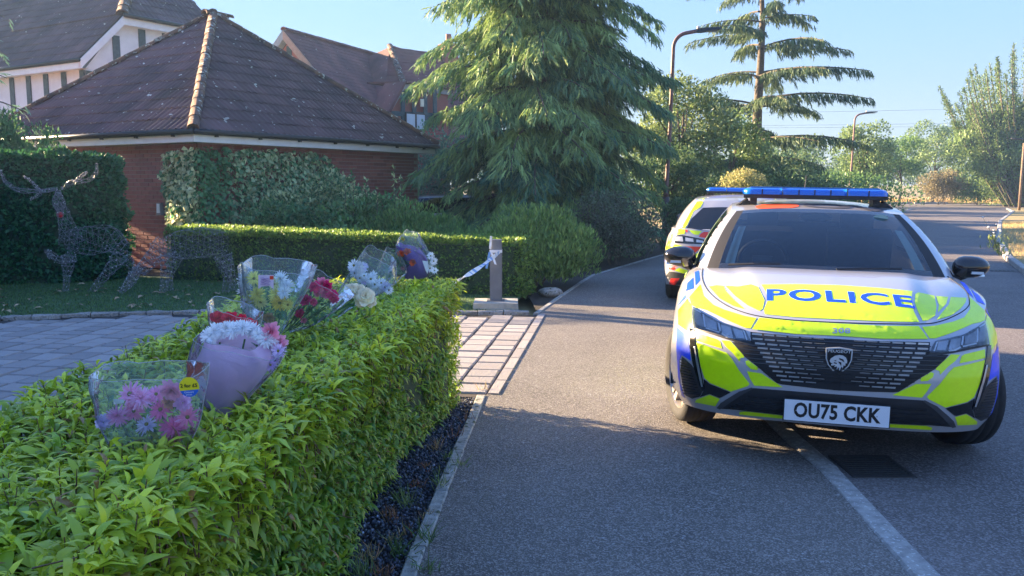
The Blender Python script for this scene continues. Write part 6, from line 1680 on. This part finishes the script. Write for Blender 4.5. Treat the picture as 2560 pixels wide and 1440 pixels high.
def greens_in(parent, pts6, n, Y, colr=(.05, .13, .04), L=.06):
    P = np.array([tuple(D(*C6((random.uniform(pts6[0], pts6[2]), random.uniform(pts6[1], pts6[3]))), Y + random.uniform(.0, .06))) for _ in range(n)])
    cloud('foliage', LEAF2[0], LEAF2[1], P, basis(nrm(RNG.normal(0, .6, (n, 3)) + [0, -.3, .8]), rdir(n)), RNG.uniform(L * .3, L * .7, n), vcol(np.array(colr) * 1.8, n), M_LEAF2, parent, kind='stuff')
def stems_in(parent, base6, tops6, Y):
    b = MB(); b0 = D(*C6(base6), Y)
    for t in tops6: q = D(*C6(t), Y + .02); b.tube([b0 + Vector((random.gauss(0, .012), random.gauss(0, .012), 0)), b0.lerp(q, .6) + Vector((random.gauss(0, .008), 0, 0)), q], .0028, 5)
    b.build('stems', mat('green_stem', (.08, .17, .05), .6, .2, 30) if 'green_stem' not in bpy.data.materials else bpy.data.materials['green_stem'], parent)
def wrap(parent, name, rows, Y, depth, m, wob=.006, lean=0, gap=0, edge=True):
    """rows: (left x,y, right x,y) from the bottom up, in crop units; a closed flattened sleeve"""
    K = 28; sec = []
    L = [Vector((r_[0], r_[1])) for r_ in rows]; Rr = [Vector((r_[2], r_[3])) for r_ in rows]; L, Rr = crom(L, 5), crom(Rr, 5); n = len(L)
    for i in range(n):
        t = i / (n - 1); a = D(*C6(L[i]), Y + lean * t); b_ = D(*C6(Rr[i]), Y + lean * t); c = (a + b_) / 2; h = (b_ - a) / 2; dp = depth * (.25 + .75 * t) if depth else 0
        ring = []
        for k in range(K):
            q = 6.283 * k / K; w_ = wob * 1.3 * math.sin(5 * q + 4 * t + len(rows)) * (.3 + t) + wob * 1.1 * math.sin(11 * q - 9 * t) * math.sin(6 * t + q)
            cq = math.copysign(abs(math.cos(q)) ** .7, math.cos(q)); ring.append(c + h * cq + Vector((0, 1, .15)) * (math.sin(q) * dp + w_) + Vector((0, 0, (.006 * math.sin(3 * q + 1)) * (t > .97))))
        sec.append(ring)
    vs = [p for r_ in sec for p in r_]
    fs = [(i * K + k, i * K + (k + 1) % K, (i + 1) * K + (k + 1) % K, (i + 1) * K + k) for i in range(n - 1) for k in range(K) if not (gap and math.sin(6.283 * (k + .5) / K) < 0 and abs(math.cos(6.283 * (k + .5) / K)) < gap)]
    o = mk(name, vs, fs, m, parent, True)
    if edge:
        e = MB(); top = sec[-1]; e.tube(top + [top[0]], .0012, 4, cap=False)
        for k in (0, K // 2): e.tube([sec[i][k] for i in range(n)], .0014, 4, cap=False)
        e.build('wrap_edge', M_EDGEH, o, True)
    return o
def bq(label, Y, c6): c = D(*C6(c6), Y); return thing('bouquet', label, 'bouquet', (c.x, c.y, c.z))
pink, lil, ltl, wht, yel, red, org, crm, hot = (.72, .22, .55), (.55, .20, .55), (.72, .58, .85), (.84, .86, .88), (.85, .78, .18), (.78, .04, .05), (.85, .22, .08), (.86, .78, .58), (.70, .04, .16)
# 1 front: clear sleeve of lilac chrysanthemums with a yellow price sticker
b1 = bq('bouquet of lilac chrysanthemums in a clear sleeve with a yellow price sticker, nearest the camera', 2.12, (430, 1300))
for c, r_, k, cl in (((325, 1095), 76, 'daisy', (.98, .40, .62)), ((395, 1120), 70, 'mum', (.98, .48, .68)), ((490, 1095), 52, 'daisy', (.96, .34, .60)), ((590, 1070), 66, 'carn', (.80, .35, .50)), ((575, 1150), 38, 'carn', (.60, .28, .16)), ((520, 1195), 68, 'daisy', (.92, .24, .52)), ((245, 1235), 62, 'mum', (.92, .44, .72)), ((430, 1290), 62, 'daisy', (.72, .66, .86)), ((600, 1315), 76, 'mum', (.90, .22, .50)), ((690, 1240), 62, 'daisy', (.95, .32, .58)), ((345, 1200), 60, 'daisy', (.95, .34, .60)), ((660, 1150), 48, 'carn', (.80, .45, .72)), ((150, 1275), 46, 'carn', (.74, .62, .92))):
    flower(b1, k, c, r_, cl, 2.12, random.uniform(-.01, .03))
greens_in(b1, (180, 1120, 740, 1340), 90, 2.15, (.03, .09, .03), .05); stems_in(b1, (430, 1480), [(325, 1100), (490, 1100), (600, 1300), (245, 1240), (690, 1240)], 2.15)
w1 = wrap(b1, 'sleeve', [(190, 1430, 700, 1430), (120, 1280, 770, 1280), (92, 1100, 800, 1100), (72, 958, 822, 925)], 2.12, .075, M_CELT)
st = bpy.data.objects.new('price_sticker', None)
sc_ = D(*C6((702, 1048)), 2.028); rS = 66 / 2.5714 / 2150 * 2.03
M_YS = mat('sticker_yellow', (.88, .72, .02), .4, .02); M_BS = mat('sticker_blue', (.01, .12, .60), .4, .02)
MB().add([sc_ + Vector((rS * math.cos(a), 0, rS * math.sin(a))) for a in [6.283 * k / 36 for k in range(36)]], [tuple(range(36))]).build('price_sticker', M_YS, b1)
aa = [math.pi + .32 + (math.pi - .64) * k / 20 + .10 for k in range(21)]
so_ = MB().add([sc_ + Vector((rS * .99 * math.cos(a), -.001, rS * .99 * math.sin(a))) for a in aa], [tuple(range(21))]).build('price_band', M_BS, b1)
def txt3(txt, c, size, sx, m, parent, bold=0, rot=0):
    vs, fs = text_mesh(txt, size, sx, bold); ca, sa = math.cos(rot), math.sin(rot)
    mk('lettering', [(c.x + v.x * ca - v.y * sa, c.y, c.z + v.x * sa + v.y * ca) for v in vs], fs, m, parent)
txt3('2 for £5', sc_ + Vector((0, -.002, .0035)), rS * .50, 1.05, M_INK, b1, .0003, .05); txt3('Clubcard', sc_ + Vector((0, -.003, -rS * .50)), rS * .26, 1, M_TISS, so_, 0, .05); txt3('prices', sc_ + Vector((0, -.003, -rS * .74)), rS * .26, 1, M_TISS, so_, 0, .05)
mk('card', [D(*C6(q), 2.06) for q in ((215, 1125), (285, 1128), (280, 1150), (218, 1160))], [(0, 1, 2, 3)], M_TISS, b1)
# 2 lilac paper cone
b2 = bq('large bouquet in a lilac paper cone with a frill of white chrysanthemums', 2.5, (930, 1100))
wrap(b2, 'paper_cone', [(880, 1250, 960, 1250), (800, 1130, 1060, 1120), (715, 950, 1180, 980), (780, 820, 1235, 860), (812, 725, 1180, 760)], 2.5, .07, M_LILAC, .004)
for i in range(16): flower(b2, 'mum', (835 + i * 26 + random.uniform(-8, 8), 712 - 40 * math.sin(math.pi * i / 15) + random.uniform(-14, 14) + max(0, i - 11) * 10), random.uniform(38, 52), wht, 2.5, random.uniform(-.03, .04))
for c, r_, k, cl in (((1225, 700), 66, 'carn', (.86, .36, .46)), ((1280, 765), 52, 'carn', (.84, .42, .52)), ((1200, 795), 42, 'daisy', ltl), ((1235, 845), 44, 'daisy', ltl), ((1275, 815), 42, 'daisy', (.76, .62, .84)), ((1195, 860), 40, 'daisy', ltl), ((1225, 905), 36, 'daisy', (.7, .5, .8)), ((1255, 880), 34, 'daisy', ltl)):
    flower(b2, k, c, r_, cl, 2.5, random.uniform(-.02, .03))
greens_in(b2, (1100, 770, 1250, 930), 60, 2.53, (.05, .10, .05), .05); stems_in(b2, (930, 1290), [(900, 760), (1060, 740), (1230, 820), (1210, 890)], 2.52)
wrap(b2, 'sleeve', [(890, 1240, 960, 1240), (770, 1100, 1110, 1090), (700, 940, 1260, 930), (740, 720, 1320, 820)], 2.49, .09, M_CEL)
# 3 red roses
b3 = bq('small bunch of red roses in a clear sleeve behind the lilac paper cone', 2.85, (1000, 680))
for c, r_ in (((880, 600), 46), ((955, 605), 52), ((1030, 625), 52), ((1090, 650), 54), ((1100, 700), 40), ((1000, 670), 46)): flower(b3, 'rose', c, r_, (.80, .035, .06), 2.85, random.uniform(-.02, .02), (random.gauss(0, .2), -.7, .8))
greens_in(b3, (860, 640, 1120, 760), 50, 2.88, (.03, .09, .03), .06); stems_in(b3, (1010, 860), [(880, 600), (1030, 625), (1100, 690)], 2.87)
wrap(b3, 'sleeve', [(960, 900, 1090, 900), (860, 740, 1140, 740), (825, 490, 1172, 592)], 2.85, .07, M_CEL)
# 4 large clear sleeve, yellow and white
b4 = bq('tall clear sleeve of yellow and white chrysanthemums with a pale pink gift card', 3.45, (1250, 500))
for c, r_, k, cl in (((1118, 352), 44, 'daisy', yel), ((1140, 455), 48, 'mum', yel), ((1160, 505), 40, 'daisy', (.82, .76, .3)), ((1262, 455), 48, 'mum', yel), ((1285, 505), 50, 'daisy', (.75, .6, .08)), ((1335, 520), 36, 'daisy', yel), ((1250, 385), 40, 'daisy', (.85, .82, .4)), ((1060, 365), 46, 'mum', wht), ((1055, 430), 40, 'mum', (.8, .76, .8)), ((1070, 505), 40, 'daisy', (.78, .74, .8)), ((1290, 355), 46, 'mum', wht), ((1325, 400), 48, 'mum', wht), ((1310, 440), 40, 'mum', wht), ((1215, 600), 34, 'carn', (.55, .35, .2)), ((1100, 560), 36, 'daisy', (.7, .6, .7))):
    flower(b4, k, c, r_, cl, 3.45, random.uniform(-.02, .03))
greens_in(b4, (1060, 420, 1340, 640), 130, 3.5, (.04, .12, .05), .075); stems_in(b4, (1260, 720), [(1118, 352), (1262, 455), (1060, 365), (1320, 400), (1070, 500)], 3.48)
wrap(b4, 'sleeve', [(1220, 720, 1290, 720), (1120, 600, 1330, 640), (1070, 430, 1440, 460), (1052, 240, 1518, 285)], 3.44, .12, M_CELT, .010)
wrap(b4, 'inner_sleeve', [(1150, 640, 1200, 640), (1060, 560, 1110, 560), (1030, 400, 1080, 400), (1018, 262, 1090, 300)], 3.46, .04, M_CEL, .006)
MC_ = mat('card_pink', (.74, .58, .74), .6, .05, 30); q = [(1146, 328), (1246, 328), (1244, 420), (1222, 398), (1168, 402), (1146, 418)]
cd = mk('gift_card', [D(*C6(p_), 3.31) for p_ in q], [tuple(range(6))], MC_, b4)
mk('card_logo', [D(*C6(p_), 3.308) for p_ in ((1220, 334), (1244, 334), (1244, 356), (1220, 356))], [(3, 2, 1, 0)], M_RED, cd)
for k in range(5): a, b_ = D(*C6((1160 + 4 * (k % 2), 348 + k * 10)), 3.307), D(*C6((1212 + (k % 3) * 7, 350 + k * 10)), 3.307); MB().tube([a, a.lerp(b_, .3) + Z * .002, a.lerp(b_, .6) - Z * .002, b_], .0011, 4).build('card_print', M_PURP, cd)
# 5 carnations
b5 = bq('bunch of red and pink spray carnations in a clear sleeve beside the tall sleeve', 3.75, (1500, 560))
for c, r_ in (((1510, 402), 34), ((1560, 388), 40), ((1590, 395), 30), ((1585, 440), 36), ((1620, 455), 32), ((1635, 480), 30), ((1450, 490), 34), ((1415, 575), 28), ((1525, 445), 22), ((1500, 500), 22), ((1440, 622), 18)): flower(b5, 'carn', c, r_, random.choice((hot, (.75, .08, .2), (.78, .25, .36))), 3.75, random.uniform(-.03, .03))
for c in ((1475, 440), (1540, 500), (1560, 520), (1480, 540), (1530, 560), (1600, 500), (1460, 560), (1500, 590)): flower(b5, 'bud', c, 20, (.18, .32, .14), 3.75)
greens_in(b5, (1360, 470, 1620, 650), 90, 3.78, (.07, .17, .08), .07); stems_in(b5, (1310, 700), [(1510, 402), (1560, 388), (1600, 440), (1635, 480), (1450, 490), (1415, 575), (1540, 500), (1580, 540)], 3.77)
wrap(b5, 'sleeve', [(1280, 700, 1340, 700), (1330, 600, 1500, 650), (1400, 480, 1640, 560), (1480, 310, 1760, 470)], 3.75, .09, M_CEL, .008)
# 6 white daisies and cream roses
b6 = bq('long clear sleeve of white and lilac daisies with cream roses below', 4.15, (1830, 380))
for i in range(24):
    t = i / 23; flower(b6, 'daisy', (1740 + 230 * t + random.uniform(-30, 30), 275 + 130 * t + random.uniform(-35, 35)), random.uniform(26, 36), random.choice((wht, wht, (.70, .66, .84), (.62, .50, .74))), 4.15, random.uniform(-.04, .04))
greens_in(b6, (1720, 320, 1960, 470), 90, 4.2, (.04, .09, .04), .06); stems_in(b6, (1640, 560), [(1750, 280), (1850, 340), (1950, 420)], 4.18)
wrap(b6, 'sleeve', [(1600, 600, 1660, 600), (1640, 480, 1780, 520), (1730, 320, 2010, 395), (1830, 155, 2030, 250)], 4.15, .10, M_CELT, .008)
b8 = bq('loose cream roses lying on the hedge below the white daisies', 3.95, (1800, 460))
for c, r_ in (((1745, 425), 44), ((1785, 435), 56), ((1835, 465), 60), ((1865, 500), 40), ((1810, 490), 46)): flower(b8, 'rose', c, r_, crm, 3.95, random.uniform(-.02, .02), (.2, -.8, .5))
greens_in(b8, (1690, 470, 1790, 540), 40, 3.98, (.04, .12, .04), .06); stems_in(b8, (1650, 580), [(1750, 430), (1800, 450), (1840, 470)], 3.97)
# 7 purple paper, orange carnations
b7 = bq('bouquet in purple paper with orange carnations at the far end of the hedge', 5.6, (2120, 250))
wrap(b7, 'paper_cone', [(2090, 350, 2200, 350), (2080, 260, 2245, 320), (2050, 160, 2230, 220), (2030, 130, 2180, 160)], 5.62, .06, M_PURP, .01)
for c, r_, k, cl in (((2065, 190), 22, 'carn', org), ((2103, 180), 24, 'carn', (.85, .25, .12)), ((2138, 248), 20, 'carn', org), ((2075, 285), 14, 'carn', (.8, .25, .3)), ((2255, 205), 22, 'daisy', wht), ((2275, 240), 24, 'daisy', wht), ((2250, 285), 24, 'daisy', wht), ((2280, 300), 20, 'daisy', wht), ((2010, 200), 16, 'bud', (.6, .65, .2)), ((2040, 210), 15, 'bud', (.6, .65, .2)), ((2080, 100), 26, 'bud', (.82, .78, .1))):
    flower(b7, k, c, r_, cl, 5.55, random.uniform(-.03, .03))
greens_in(b7, (1960, 200, 2120, 330), 120, 5.58, (.10, .20, .08), .08); greens_in(b7, (2220, 260, 2300, 340), 30, 5.6, (.04, .10, .05), .08)
stems_in(b7, (1960, 380), [(2065, 190), (2103, 180), (2138, 248), (2010, 200), (2040, 210)], 5.57); mk('card', [D(*C6(q), 5.45) for q in ((2200, 235), (2238, 240), (2235, 322), (2222, 300))], [(0, 1, 2, 3)], M_TISS, b7)
wrap(b7, 'sleeve', [(1890, 420, 1990, 420), (1900, 330, 2060, 350), (1930, 240, 2100, 300), (1960, 165, 2040, 175)], 5.52, .07, M_CEL, .010)
wrap(b7, 'sleeve', [(2090, 340, 2230, 350), (2030, 230, 2290, 290), (2040, 110, 2240, 180), (2080, 55, 2180, 75)], 5.6, .10, M_CELT, .012)
# ================================================================ CAR GLIMPSED BEHIND THE SHRUBS
wc = thing('parked_car', 'white car glimpsed behind the shrubs beside the big cedar', 'car', (-3.6, 21.2, 0))
wc.matrix_basis = Matrix.Translation((-4.4, 21.6, -.12)) @ Matrix.Rotation(R(-75), 4, 'Z')
car_body(wc)
for (x, y) in ((-.79, YF), (.79, YF), (-.79, YR), (.79, YR)): make_wheel(wc, x, y, 0, 1 if x > 0 else -1)
# ================================================================ EVENING HAZE
hz = MB().box((5, 76, 6.5), (260, 176, 15.5)).build('haze', [], None)
hm = bpy.data.materials.new('haze_air'); hm.use_nodes = True; N = hm.node_tree.nodes; N.clear()
o_ = N.new('ShaderNodeOutputMaterial'); pv = N.new('ShaderNodeVolumePrincipled'); pv.inputs['Color'].default_value = (.42, .68, 1, 1)
pv.inputs['Density'].default_value = .0012; pv.inputs['Anisotropy'].default_value = .35
hm.node_tree.links.new(pv.outputs[0], o_.inputs['Volume']); hz.data.materials.append(hm); tag(hz, 'thin blue evening haze filling the air', kind='stuff')
hz['category'] = 'haze'
print('objects', len(bpy.data.objects), 'tris', sum(len(m.loops) - 2 * len(m.polygons) for m in bpy.data.meshes))
